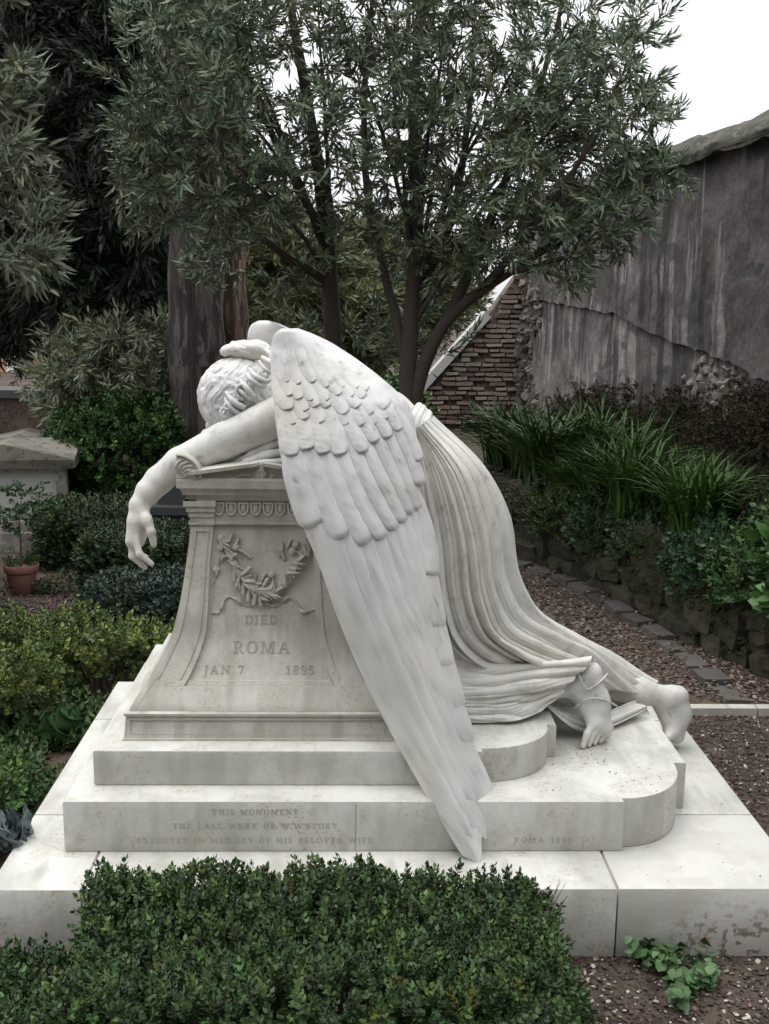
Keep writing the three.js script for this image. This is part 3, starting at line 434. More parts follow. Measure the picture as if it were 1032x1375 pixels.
  const lock = (pts, r0, parent = hair, name = 'lock') => part(name, paint(tube(spline(pts, 20), Array.from({ length: 21 }, (_, i) => r0 * (0.55 + 0.45 * Math.sin(clamp(i / 20) * PI))), 8), [0.71, 0.70, 0.68], 1), m, parent);
  const kc = at(330, 472, -3.31);
  const core = new THREE.SphereGeometry(1, 24, 16); core.scale(0.066, 0.027, 0.055); core.rotateZ(-0.08); core.translate(kc.x, kc.y, kc.z); part('hair_knot', paint(core, [0.71, 0.70, 0.68]), m, hair);
  const rk = rngOf(44);
  for (let i = 0; i < 20; i++) { // overlapping locks wound round the knot
    const a0 = rk() * 2 * PI, sp = (0.7 + 0.7 * rk()) * (rk() < 0.75 ? 1 : -1), e0 = 0.1 + 0.9 * rk(), pts = []; for (let k = 0; k <= 6; k++) { const a = a0 + sp * k / 3, el = clamp(e0 + 0.3 * Math.sin(k * 1.2 + i), 0, 1.25); pts.push(V(kc.x + 0.064 * Math.cos(el) * Math.cos(a), kc.y + 0.026 * Math.sin(el), kc.z + 0.055 * Math.cos(el) * Math.sin(a))); }
    lock(pts, 0.0105 + 0.006 * rk());
  }
  lock([at(356, 470, -3.27), at(366, 480, -3.25), at(372, 496, -3.23), at(366, 508, -3.22)], 0.012);
  const rc = rngOf(8);
  for (let i = 0; i < 12; i++) { if (i % 3 === 2) continue; const k = (i + 0.5 + 0.7 * (rc() - 0.5)) / 12, a = at(lerp(358, 298, k) - 8 * rc(), lerp(478, 540, k), -3.192), b = at(lerp(372, 306, k) + 6 * rc(), lerp(494, 560, k), -3.172), mid = a.clone().lerp(b, 0.5).add(V(0.012 * (rc() - 0.5), 0.012 * (rc() - 0.5), 0.01)); lock([a, mid, b, b.clone().add(V(0.012, 0.006 - 0.02 * rc(), 0))], 0.006 + 0.005 * rc()); }
  for (let i = 0; i < 17; i++) { // curls
    if (i % 3 === 1) continue; const k = i / 16, c0 = at(lerp(368, 296, k) + 8 * (rc() - 0.5), lerp(486, 556, k) + 10 * (rc() - 0.5), lerp(-3.200, -3.178, k)), R = 0.012 + 0.009 * rc(), pts = [], tilt = rc() * 6;
    for (let j = 0; j <= 14; j++) { const a = tilt + j * 0.62, q = R * (1 - 0.055 * j); pts.push(V(c0.x + q * Math.cos(a), c0.y + q * Math.sin(a), c0.z + 0.0016 * j - 0.004)); }
    part('curl', paint(tube(spline(pts, 28), Array.from({ length: 29 }, (_, j) => 0.0058 * (1 - 0.5 * j / 28)), 7), [0.71, 0.70, 0.68]), m, hair);
  }
  { const o = at(325, 527, -3.182), pts = []; for (let j = 0; j <= 14; j++) { const a = 0.5 + j / 14 * 4.6, q = 0.021 * (1 - 0.02 * j); pts.push(V(o.x + q * Math.cos(a), o.y + q * 1.15 * Math.sin(a), o.z + 0.004)); } part('curl', paint(tube(spline(pts, 28), 0.006, 7), [0.71, 0.70, 0.68]), m, hair); }

  // --- robe
  const robe = new THREE.Group(); robe.name = 'robe'; t.add(robe);
  // a surface through guide lines, with carved pleats that follow them
  function drape(guides, folds, nu, nv, name, opt = {}) {
    const curves = guides.map((g) => new THREE.CatmullRomCurve3(g.map((q) => q.isVector3 ? q : at(...q)), false, 'centripetal'));
    const cache = curves.map((c) => c.getPoints(nv));
    const rows = []; for (let j = 0; j <= nv; j++) rows.push(new THREE.CatmullRomCurve3(cache.map((c) => c[j]), false, 'centripetal'));
    const base = []; for (let j = 0; j <= nv; j++) base.push(rows[j].getPoints(nu));
    const P = (i, j) => base[clamp(j, 0, nv)][clamp(i, 0, nu)];
    const sign = opt.flip ? -1 : 1;
    const g = gridGeo((u, v) => {
      const i = Math.round(u * nu), j = Math.round(v * nv), p = P(i, j).clone();
      const n = P(i + 2, j).clone().sub(P(i - 2, j)).cross(P(i, j + 2).clone().sub(P(i, j - 2))).normalize().multiplyScalar(sign);
      let h = 0; for (const fo of folds) h += fo(u, v);
      return p.addScaledVector(n, h);
    }, nu, nv, opt.flip);
    return part(name, paint(g, opt.tone || [0.70, 0.69, 0.65], 1), m, opt.parent || robe);
  }
  // pleats: rounded ridges with narrow valleys at irregular spacing
  function pleats(n, seed, amp, drift = 0.02, pw = 0.55) {
    const rr = rngOf(seed), edge = [0]; for (let i = 0; i < n; i++) edge.push(edge[i] + 0.35 + 1.5 * rr() * rr()); const T = edge[n]; const hgt = edge.map(() => 0.3 + 1.0 * rr()), dr = edge.map(() => (rr() - 0.5)), ph = edge.map(() => rr() * 6);
    return (u, v) => {
      const shift = drift * (Math.sin(v * 4 + seed) + 0.6 * Math.sin(v * 9 + u * 7 + seed * 2)); const x = clamp(u + shift, 0, 0.9999) * T;
      let i = 0; while (i < n - 1 && edge[i + 1] < x) i++;
      const k = (x - edge[i]) / (edge[i + 1] - edge[i]); return amp(u, v) * hgt[i] * (0.8 + 0.25 * Math.sin(v * 5 + ph[i]) + dr[i] * 0.2 * v) * Math.pow(Math.sin(clamp(k, 0.001, 0.999) * PI), pw);
    };
  }
  const g0 = [[[556, 574, -3.20], [562, 640, -3.14], [572, 720, -3.11], [580, 790, -3.10], [592, 850, -3.10], [612, 876, -3.115], [655, 896, -3.16], [740, 925, -3.30]],
    [[560, 574, -3.16], [588, 640, -3.10], [606, 720, -3.08], [612, 800, -3.08], [628, 848, -3.09], [662, 874, -3.12], [710, 893, -3.18], [790, 925, -3.33]],
    [[565, 571, -3.14], [612, 635, -3.09], [636, 720, -3.08], [646, 800, -3.09], [668, 850, -3.12], [712, 876, -3.16], [765, 896, -3.22], [822, 925, -3.36]],
    [[571, 566, -3.16], [631, 630, -3.14], [656, 705, -3.14], [666, 780, -3.15], [692, 836, -3.18], [740, 868, -3.23], [790, 892, -3.31], [846, 930, -3.42]],
    [[577, 562, -3.22], [643, 627, -3.24], [671, 697, -3.24], [682, 777, -3.26], [709, 832, -3.29], [762, 868, -3.35], [815, 895, -3.42], [868, 924, -3.47]],
    [[580, 560, -3.32], [645, 625, -3.38], [676, 693, -3.40], [688, 773, -3.42], [718, 828, -3.44], [772, 864, -3.47], [828, 893, -3.51], [882, 918, -3.53]],
    [[577, 562, -3.46], [640, 632, -3.56], [672, 700, -3.60], [684, 780, -3.62], [712, 830, -3.62], [755, 862, -3.60], [815, 895, -3.58], [872, 922, -3.56]],
    [[566, 572, -3.54], [600, 650, -3.66], [630, 730, -3.68], [640, 810, -3.68], [660, 855, -3.68], [700, 880, -3.66], [750, 905, -3.63], [850, 932, -3.57]]];
  drape(g0, [pleats(14, 3, (u, v) => 0.004 + 0.027 * step(0.03, 0.5, v) * (1 - 0.75 * step(0.80, 1, v)), 0.012, 0.95), pleats(40, 9, (u, v) => 0.0055 * (1 - 0.55 * step(0.3, 0.7, v)), 0.006, 0.8), pleats(7, 14, (u, v) => 0.024 * step(0.35, 0.7, v) * (1 - 0.9 * step(0.78, 1, v)), 0.02, 0.9)], 440, 150, 'skirt', { flip: true });
  // cloth over the near shin
  const gl = [[[560, 858, -3.26], [640, 866, -3.26], [715, 884, -3.25], [765, 891, -3.24], [797, 887, -3.25]], [[570, 876, -3.17], [640, 877, -3.16], [715, 889, -3.17], [765, 896, -3.175], [799, 890, -3.20]], [[575, 900, -3.11], [648, 902, -3.11], [718, 898, -3.13], [790, 894, -3.165]], [[580, 925, -3.09], [655, 924, -3.085], [712, 915, -3.11], [770, 907, -3.16]], [[585, 948, -3.09], [660, 947, -3.085], [706, 936, -3.115], [755, 922, -3.155]], [[590, 968, -3.07], [665, 970, -3.075], [708, 962, -3.10], [742, 938, -3.165]]];
  drape(gl, [pleats(8, 21, (u, v) => 0.017 * step(0, 0.3, u) * (0.45 + 0.75 * step(0, 0.5, v)) , 0.05, 0.7), pleats(20, 22, (u, v) => 0.005 * step(0.2, 0.6, u), 0.03)], 170, 110, 'shin_drape');
  // hem pooling on the step between the feet
  drape([[[715, 930, -3.30], [760, 948, -3.28], [800, 958, -3.30], [850, 945, -3.42]], [[725, 945, -3.22], [765, 965, -3.21], [805, 968, -3.27], [862, 948, -3.40]], [[735, 950, -3.17], [770, 978, -3.19], [800, 982, -3.25], [870, 952, -3.40]]], [pleats(6, 51, () => 0.012, 0.05, 0.7), pleats(14, 52, () => 0.004, 0.05)], 90, 80, 'floor_drape');
  // bodice, sash and knot
  const bod = [B(V(-0.06, 1.37, ZC), V(0.06, 1.31, ZC), 0.140, 0.125), B(V(0.06, 1.31, ZC), V(0.15, 1.25, ZC), 0.125, 0.115)];
  const gB = surfaceNet((x, y, z) => { let d = 9; for (const f of bod) d = smin(d, f(x, y, z), 0.06); return d + 0.004 * Math.sin(x * 60 + y * 30 + 3 * Math.sin(z * 20)); }, [-0.3, 1.0, -3.62], [0.4, 1.6, -3.1], 0.010);
  part('bodice', paint(gB, [0.70, 0.69, 0.66]), m, robe);
  for (let i = 0; i < 4; i++) { const q = i * 5.5; const pts = [at(540 + q * 0.9, 592 + q * 0.5, -3.19), at(549 + q, 577 + q * 0.5, -3.165), at(556 + q * 0.9, 558 + q * 0.6, -3.19), at(562 + q * 0.75, 548 + q * 0.62, -3.26), at(562 + q * 0.7, 546 + q * 0.6, -3.36), at(557 + q, 556 + q * 0.5, -3.5)]; part('sash', paint(tube(spline(pts, 26), 0.0125 + 0.002 * (i % 2), 8), [0.71, 0.70, 0.67]), m, robe); }
  // sleeve cloth lying on the altar top
  [[[286, 640, -3.13], [318, 631, -3.125], [350, 622, -3.12], [400, 618, -3.12], 0.010], [[300, 632, -3.16], [330, 622, -3.15], [358, 611, -3.145], [404, 604, -3.14], 0.014], [[312, 622, -3.18], [338, 610, -3.17], [364, 598, -3.165], [406, 588, -3.16], 0.014], [[322, 610, -3.20], [346, 597, -3.19], [370, 584, -3.185], [408, 572, -3.18], 0.016]].forEach(([a, b, c, d, w]) => { const p = spline([a, b, c, d].map((q) => at(...q)), 24); part('sleeve_fold', paint(tube(p, p.map((_, i) => w * (0.35 + 0.65 * step(0, 10, i)) * (1 + 0.12 * Math.sin(i * 0.9))), 10), [0.68, 0.67, 0.65]), m, robe); });
}
console.log('statue');
// ---------------------------------------------------------------- plants: leaves, sprigs and crowns
function leaf(L, w, fold = 0.25, curl = 0.2, st = 3) { // grows along +y, faces +z
  const pos = [], idx = [], rows = st + 1;
  for (let i = 0; i <= rows; i++) { const k = i / rows, ww = w * 0.5 * Math.sin(Math.pow(k, 0.8) * PI) , z = -curl * L * k * k, y = L * k * (1 - 0.15 * curl * k); pos.push(-ww, y, z + fold * ww, 0, y, z, ww, y, z + fold * ww); }
  for (let i = 0; i < rows; i++) { const a = i * 3, b = a + 3; if (i === 0) idx.push(a + 1, b + 1, b, a + 1, b + 2, b + 1); else if (i === rows - 1) idx.push(a, a + 1, b + 1, a + 1, a + 2, b + 1); else idx.push(a, a + 1, b, a + 1, b + 1, b, a + 1, a + 2, b + 1, a + 2, b + 2, b + 1); }
  const g = new THREE.BufferGeometry(); g.setAttribute('position', new THREE.Float32BufferAttribute(pos, 3)); g.setIndex(idx); g.setAttribute('uv', new THREE.Float32BufferAttribute(new Float32Array(pos.length / 3 * 2), 2)); g.computeVertexNormals(); return g;
}
function sprig(seed, n, stem, L, w, { open = 0.9, spread = 0.35, fold = 0.3, curl = 0.25, top = 1, thick = 0.0015, st = 2, tint = 0.35 } = {}) {
  const r = rngOf(seed), list = [], cols = [];
  const push = (g, k) => { g = clean(g); const c = new Float32Array(g.attributes.position.count * 3); for (let i = 0; i < c.length / 3; i++) { c[i * 3] = k * (1 + 0.10 * (k - 1)); c[i * 3 + 1] = k; c[i * 3 + 2] = k; } g.setAttribute('color', new THREE.BufferAttribute(c, 3)); list.push(g); };
  for (let i = 0; i < n; i++) {
    const k = (i + 0.6) / n, g = leaf(L * (0.7 + 0.5 * r()) * (1 - 0.25 * k * top), w * (0.8 + 0.4 * r()), fold, curl * (0.5 + r()), st);
    g.rotateX(lerp(1.45, 0.35, k * top) * open + spread * (r() - 0.5)); g.rotateY(i * 2.4 + (r() - 0.5)); g.translate(0, stem * k, 0); push(g, 1 - tint / 2 + tint * r());
  }
  push(tube([V(0, 0, 0), V(0, stem * 0.95, 0)], [thick, thick * 0.5], 3, false), 0.8);
  return mergeGeometries(list);
}
const leafMat = (r, g, b, rough = 0.5) => mat({ color: new THREE.Color(r, g, b), roughness: rough, vertexColors: true });
const UPV = V(0, 1, 0);
function foliage(parent, name, list, geos, m, seed, tintAmt = 0.45, hueAmt = 0.15) { // list: {p, d, s}
  const r = rngOf(seed), by = geos.map(() => []); list.forEach((e, i) => by[i % geos.length].push(e));
  const M4 = new THREE.Matrix4(), q = new THREE.Quaternion(), q2 = new THREE.Quaternion(), c = new THREE.Color();
  by.forEach((es, gi) => {
    if (!es.length) return;
    const im = new THREE.InstancedMesh(geos[gi], m, es.length); im.name = name; im.userData.kind = 'stuff'; im.castShadow = im.receiveShadow = true;
    es.forEach((e, i) => { q.setFromUnitVectors(UPV, e.d.clone().normalize()); q2.setFromAxisAngle(UPV, r() * 6.28); q.multiply(q2); const s = e.s || 1; M4.compose(e.p, q, V(s, s, s)); im.setMatrixAt(i, M4); const k = (1 - tintAmt / 2 + tintAmt * r()) * (e.t || 1), h = hueAmt * (r() - 0.5); im.setColorAt(i, c.setRGB(k * (1 + h + (e.h || 0)), k, k * (1 - h - (e.h || 0)))); });
    parent.add(im);
  });
}
const boxSprigs = [1, 2, 3].map((s) => sprig(s, 13, 0.045, 0.017, 0.0105, { open: 1.0, top: 0.7, curl: 0.15, thick: 0.0009, st: 2, tint: 0.5 }));
const roundSprigs = [4, 5].map((s) => sprig(s, 12, 0.07, 0.032, 0.018, { open: 1.0, top: 0.7, thick: 0.0012, st: 1, tint: 0.5 }));
const oleander = [11, 12, 13, 14].map((s) => sprig(s, 9, 0.12, 0.095, 0.0165, { open: 0.9, spread: 0.9, fold: 0.2, curl: 0.35, top: 0.6, thick: 0.0025, st: 2, tint: 0.5 }));
const needleSprigs = [21, 22, 23].map((s) => sprig(s, 20, 0.20, 0.085, 0.016, { open: 0.8, spread: 0.6, top: 0.5, thick: 0.003, st: 1, tint: 0.5 }));
M.boxLeaf = leafMat(0.036, 0.075, 0.022, 0.55); M.boxDark = leafMat(0.03, 0.056, 0.02, 0.55); M.boxYellow = leafMat(0.08, 0.13, 0.03, 0.5); M.bushLeaf = leafMat(0.04, 0.092, 0.018, 0.55);
M.olean = mat({ color: new THREE.Color(0.13, 0.172, 0.10), roughness: 0.5, vertexColors: true }); M.oleanGrey = leafMat(0.15, 0.18, 0.115, 0.55); M.conifer = leafMat(0.022, 0.034, 0.018, 0.65); M.farTree = leafMat(0.115, 0.13, 0.055, 0.6); M.farDark = leafMat(0.05, 0.07, 0.03, 0.6);
M.bark = mat({ color: new THREE.Color(0.055, 0.045, 0.036), roughness: 0.95 }); M.twig = mat({ color: new THREE.Color(0.09, 0.075, 0.055), roughness: 0.9 });

// clipped shrub: sprigs on and just under the faces of an uneven block, stems inside
function clipped(name, label, category, [x0, x1, y0, y1, z0, z1], n, geos, m, seed, { rough = 0.05, size = 1, round = 0.0, stems = 14, depth = 0.07, group, openness = 0, turn = 0, hue = 0 } = {}) {
  const t = thing(name, label, category, group), r = rngOf(seed), cx = (x0 + x1) / 2, cz = (z0 + z1) / 2, cy = (y0 + y1) / 2, hx = (x1 - x0) / 2, hy = (y1 - y0) / 2, hz = (z1 - z0) / 2, A = [hx * hz, hy * hz, hy * hz, hx * hy, hx * hy], T = A.reduce((a, b) => a + b), es = [];
  const place = (a, b, c) => { // block coordinates -1..1, rounded and roughened
    const l = Math.hypot(a, b, c) || 1, k = Math.max(Math.abs(a), Math.abs(b), Math.abs(c)) / l, q = lerp(1, k, round); const p = V(cx + a * q * hx, cy + b * q * hy, cz + c * q * hz);
    const o = rough * 2 * (fbm(p.x * 5 + seed, p.y * 5, p.z * 5, 3) - 0.5); p.addScaledVector(V(a / hx, b / hy, c / hz).normalize(), o); return p;
  };
  for (let i = 0; i < n; i++) {
    let f = r() * T, k = 0; while (f > A[k]) { f -= A[k]; k++; }
    const u = r() * 2 - 1, v = r() * 2 - 1, [a, b, c] = k === 0 ? [u, 1, v] : k === 1 ? [-1, u, v] : k === 2 ? [1, u, v] : k === 3 ? [u, v, -1] : [u, v, 1];
    const p = place(a, b, c); if (openness && fbm(p.x * 7 + 30, p.y * 7, p.z * 7 + seed, 2) < openness) continue;
    const nrm = V(k === 1 ? -1 : k === 2 ? 1 : 0, k === 0 ? 1 : 0, k === 3 ? -1 : k === 4 ? 1 : 0), d = nrm.clone().multiplyScalar(0.7).add(V(r() - 0.5, 0.75 * r() + 0.15, r() - 0.5).multiplyScalar(1.1));
    p.addScaledVector(nrm, -depth * Math.pow(r(), 1.4) + 0.012); if (p.y < 0.01) continue; const kind = r(), t = kind < 0.10 ? 1.55 : kind < 0.2 ? 0.6 : 1; es.push({ p, d, s: size * (kind < 0.1 ? 1.15 : 0.62 + 0.6 * r()), h: hue * (0.5 + r()) + (kind > 0.975 ? 0.7 : kind < 0.1 ? 0.12 : 0), t });
  }
  foliage(t, 'foliage', es, geos, m, seed + 1, 0.75, 0.3);
  const tw = []; for (let i = 0; i < stems; i++) { const a = V(cx + hx * 0.7 * (r() * 2 - 1), 0.0, cz + hz * 0.7 * (r() * 2 - 1)); for (let j = 0; j < 3; j++) { const e = V(a.x + 0.4 * hx * (r() - 0.5), y1 - 0.04 * r() - 0.02, a.z + 0.5 * hz * (r() - 0.5)); tw.push(tube([a, a.clone().lerp(e, 0.5).add(V(0.04 * (r() - 0.5), 0, 0.04 * (r() - 0.5))), e], [0.007, 0.005, 0.002], 4)); } }
  part('stems', join(tw), M.twig, t);
  if (turn) { const c = V(cx, 0, cz); t.children.forEach((k) => { k.position.sub(c.clone().applyAxisAngle(UPV, 0)); }); t.position.copy(c); t.rotation.y = turn; }
  return t;
}
// crown tree: stems given, twigs grown to points spread in lobes, sprigs along the twigs
function crownTree(name, label, category, stems, lobes, nTwig, geos, leafM, seed, { per = 4, leafSize = 1, barkM = M.bark, twigR = 0.006, group, droop = 0.2, minY = -9, tip = 0.55, parent, bendUp = 0.12 } = {}) {
  const t = parent || thing(name, label, category, group), r = rngOf(seed), wood = [], nodes = [];
  for (const [pts, r0, r1, sides] of stems) { const c = spline(pts, 18); wood.push(tube(c.map((p, i) => p.clone().add(V(0.02 * (noise3(i * 0.7, seed, 1) - 0.5), 0, 0.02 * (noise3(i * 0.7, seed, 5) - 0.5)))), c.map((_, i) => lerp(r0, r1, i / 18)), sides || 8)); c.forEach((p, i) => i > 5 && nodes.push({ p, r: lerp(r0, r1, i / 18) })); }
  if (barkM) part('trunk', join(wood), barkM, t);
  const W = lobes.reduce((a, l) => a + l.w, 0), goals = [];
  for (let i = 0; i < nTwig; i++) { let f = r() * W, k = 0; while (k < lobes.length - 1 && f > lobes[k].w) { f -= lobes[k].w; k++; } const l = lobes[k], d = V(r() * 2 - 1, r() * 2 - 1, r() * 2 - 1).normalize().multiplyScalar(Math.pow(r(), 0.42)); goals.push(l.c.clone().add(V(d.x * l.r.x, d.y * l.r.y, d.z * l.r.z))); }
  const order = goals.map((p) => ({ p, d: Math.min(...nodes.map((n) => n.p.distanceToSquared(p))) })).sort((a, b) => a.d - b.d);
  const tw = [], es = [];
  for (const { p } of order) {
    let best = null, bd = 1e9; for (const n of nodes) { const dy = p.y - n.p.y, d = n.p.distanceToSquared(p) * (dy < 0 ? 2.2 : 1); if (d < bd) { bd = d; best = n; } }
    const a = best.p, L = a.distanceTo(p), m1 = a.clone().lerp(p, 0.4).add(V(0.12 * L * (r() - 0.5), bendUp * L, 0.12 * L * (r() - 0.5))), pts = spline([a, m1, p], 5), r0 = Math.min(best.r * 0.7, twigR + 0.012 * L);
    tw.push(tube(pts, pts.map((_, i) => lerp(r0, 0.0022, i / 5)), 4, false)); for (let i = 2; i <= 5; i++) nodes.push({ p: pts[i], r: lerp(r0, 0.0022, i / 5) });
    for (let k = 0; k < per; k++) { const q = 1 - tip * Math.pow(r(), 1.3), e = pts[Math.min(4, Math.floor(q * 5))].clone().lerp(pts[Math.min(5, Math.floor(q * 5) + 1)], (q * 5) % 1); if (e.y < minY) continue; const d = p.clone().sub(m1).normalize().add(V((r() - 0.5) * 1.7, (r() - 0.5) * 1.5 + droop, (r() - 0.5) * 1.7)); es.push({ p: e, d, s: leafSize * (0.7 + 0.6 * r()) }); }
  }
  part('branches', join(tw), barkM || M.twig, t, 'stuff');
  foliage(t, 'crown', es, geos, leafM, seed + 7, 0.55, 0.2); return t;
}
const lobe = (px, py, z, rx, ry, rz, w) => { const c = at(px, py, z), k = -z / F; return { c, r: V(rx * k, ry * k, rz), w: w ?? rx * ry / 1000 }; };
const groundAt = (px, py, z) => { const p = at(px, py, z); p.y = 0; return p; };

// ---------------------------------------------------------------- garden wall on the right
const wallX = (z) => 2.9 - 0.1 * (-z - 4.78);
const onWall = (px, py, off = 0) => { const d = sight(px, py), t = (2.9 - off + 0.478 - camP.x) / (d.x - 0.1 * d.z); return camP.clone().addScaledVector(d, t); }; // x - 0.1 z = 3.378 on the wall face
{
  const streak = (seed, dark, light) => texture(1400, (u, v) => {
    const wp = 0.012 * fbm(u * 30, v * 9, seed + 3, 2), b1 = fbm(u * 52, v * 15, seed, 4), ds = fbm((u + wp) * 105, v * 1.5, seed + 5, 3), ls = fbm((u + wp) * 150, v * 2.1, seed + 15, 3), m1 = fbm(u * 11, v * 4, seed + 8, 3), m2 = fbm(u * 16, v * 6, seed + 27, 3), gr = fbm(u * 640, v * 200, seed + 2, 2);
    let c = mix3(dark, light, step(0.3, 0.72, b1)); c = mix3(c, dark.map((x) => x * 0.34), 0.85 * step(0.47, 0.64, ds) * step(0.38, 0.58, m1)); c = mix3(c, [0.40, 0.375, 0.355], 0.5 * step(0.55, 0.70, ls) * step(0.42, 0.6, m2));
    c = mix3(c, [0.045, 0.045, 0.038], 0.65 * step(0.60, 0.72, fbm(u * 34, v * 20, seed + 33, 4))); const g = 0.62 + 0.76 * gr; return c.map((x) => x * g);
  }, true, 512);
  const bump = texture(1024, (u, v) => { const c = 0.5 * fbm(u * 160, v * 40, 3, 4) + 0.5 * fbm(u * 40, v * 10, 6, 3); return [c, c, c]; }, false, 256);
  const up = mat({ map: streak(4, [0.075, 0.066, 0.063], [0.135, 0.119, 0.113]), bumpMap: bump, bumpScale: 0.025, roughness: 0.95 }), low = mat({ map: streak(15, [0.10, 0.088, 0.083], [0.185, 0.165, 0.155]), bumpMap: bump, bumpScale: 0.025, roughness: 0.95 });
  const t = thing('garden_wall', 'tall dark plastered boundary wall with rain streaks and a mossy sloping coping', 'wall');
  const dirA = V(-0.1, 0, -1).normalize(), L0 = V(wallX(-1.5), 0, -1.5), Ltot = 12.2, nrm = V(-1, 0, 0.1).normalize();
  const sOf = (p) => p.clone().sub(L0).dot(dirA), W = (s, y, o) => L0.clone().addScaledVector(dirA, s).addScaledVector(nrm, o).setY(y);
  const seam = [[1200, 590], [1032, 512], [985, 486], [930, 466], [880, 447], [850, 432], [826, 421], [800, 416], [770, 410], [735, 404]].map(([a, b]) => { const p = onWall(a, b); return [sOf(p), p.y]; }); seam.unshift([0, seam[0][1] - 0.3]); seam.push([Ltot, seam[seam.length - 1][1] + 0.05]);
  const seamY = (s) => { for (let i = 1; i < seam.length; i++) if (s <= seam[i][0]) { const a = seam[i - 1], b = seam[i]; return lerp(a[1], b[1], (s - a[0]) / (b[0] - a[0])); } return seam[seam.length - 1][1]; };
  const H = 2.80, sheet = (f0, f1, off, name, m, tex) => { // plaster coat with uneven face and ragged lower edge
    const face = (u, v) => { const s = u * Ltot, rag = 0.05 * (fbm(s * 9, 2, off * 90, 3) - 0.5), y = lerp(f0(s) + rag * (f0(s) > 0 ? 1 : 0), f1(s), v); return W(s, y, off + 0.022 * (fbm(s * 1.6, y * 1.6, 7, 3) - 0.5) + 0.012 * (fbm(s * 7, y * 7, 2, 2) - 0.5)); };
    const g = gridGeo(face, 200, 50), lip = gridGeo((u, v) => { const p = face(u, 0); return v > 0.5 ? p : p.addScaledVector(nrm, -0.06); }, 200, 1); for (const q of [g, lip]) { const P = q.attributes.position, U = q.attributes.uv; for (let i = 0; i < P.count; i++) U.setXY(i, sOf(V(P.getX(i), P.getY(i), P.getZ(i))) / Ltot, P.getY(i) / 3); }
    part(name, join([g, lip]), m, t);
  };
  sheet(seamY, () => H, 0.035, 'upper_plaster', up); sheet(() => 0, (s) => seamY(s) + 0.1, 0.0, 'lower_plaster', low);
  { const pts = []; const bk = box(0, 0.45, 0, H, 0, Ltot); bk.rotateY(PI); bk.translate(0, 0, 0); const core = new THREE.BoxGeometry(0.45, H - 0.01, Ltot); core.rotateY(Math.atan2(dirA.x, dirA.z)); const c = W(Ltot / 2, (H - 0.01) / 2, -0.26); core.translate(c.x, c.y, c.z); part('wall_core', boxUV(core), white(0.12, 0.11, 0.10), t); }
  const mossTex = texture(1024, (u, v) => { const a = fbm(u * 60, v * 8, 3, 5), b = fbm(u * 300, v * 40, 6, 3); let c = mix3([0.075, 0.068, 0.056], [0.04, 0.042, 0.026], step(0.4, 0.6, a)); c = mix3(c, [0.17, 0.155, 0.13], 0.6 * step(0.6, 0.75, b)); return c; }, true, 128);
  const cop = [[0.13, H - 0.06], [0.14, H + 0.01], [0.02, H + 0.13], [-0.2, H + 0.22], [-0.45, H + 0.16], [-0.58, H - 0.03]];
  const cg = gridGeo((u, v) => { const k = v * (cop.length - 1), i = Math.min(cop.length - 2, Math.floor(k)), f = k - i, s = u * Ltot, y = lerp(cop[i][1], cop[i + 1][1], f) + 0.09 * (fbm(s * 3.5, v * 3, 1, 5) - 0.5), o = lerp(cop[i][0], cop[i + 1][0], f) + 0.07 * (fbm(s * 4, v * 3, 9, 3) - 0.5); return W(s, y, o); }, 260, 15);
  const under = gridGeo((u, v) => W(u * Ltot, H - 0.05 + 0.02 * v, lerp(-0.1, 0.135 + 0.07 * (fbm(u * Ltot * 4, 0, 9, 3) - 0.5), v)), 260, 1);
  part('coping', join([cg, under]), mat({ map: mossTex, roughness: 0.95 }), t);
  // rubble laid bare where the lower plaster has fallen
  const r = rngOf(91), rub = [0, 1, 2, 3].map((k) => { const g = mergeVertices(new THREE.IcosahedronGeometry(1, 2).deleteAttribute('uv').deleteAttribute('normal')), p = g.attributes.position; for (let i = 0; i < p.count; i++) { const d = V(p.getX(i), p.getY(i), p.getZ(i)), q = 0.5 + 0.9 * fbm(d.x * 1.9 + k * 9, d.y * 1.9, d.z * 1.9, 4); const bx = Math.max(Math.abs(d.x), Math.abs(d.y), Math.abs(d.z)), e = lerp(1, 1 / bx, 0.6) * q * 0.9; p.setXYZ(i, d.x * e, d.y * e, d.z * e); } g.computeVertexNormals(); g.setAttribute('uv', new THREE.Float32BufferAttribute(new Float32Array(p.count * 2), 2)); return g; });
  M.rocks = rub; const sharp = rub.map((g) => { const q = g.toNonIndexed(); q.deleteAttribute('normal'); return toCreasedNormals(q, 0.3); }); const stoneM = [white(0.16, 0.135, 0.12), white(0.22, 0.195, 0.175), white(0.11, 0.095, 0.08), white(0.26, 0.235, 0.21)];
  let n = 0; for (let gy = 0; gy < 11; gy++) for (let gx = 0; gx < 17; gx++) { const px = 918 + gx * 8.6 + 5 * (r() - 0.5), py = 474 + gy * 11.5 + 6 * (r() - 0.5); const p = onWall(px, py); const y1 = seamY(sOf(p)); if (p.y > y1 - 0.05 || py > 600 || (px < 935 && py < 495 + 60 * r())) continue; const s = part('stone', sharp[n++ % 4], stoneM[Math.floor(r() * 4)], t); s.position.copy(p).addScaledVector(nrm, -0.018); const k = 0.028 + 0.022 * r(); s.scale.set(k * 1.0, k * (0.7 + 0.6 * r()), k * (0.9 + 0.6 * r())); s.rotation.set(r() * 3, r() * 6, r() * 3); }
}
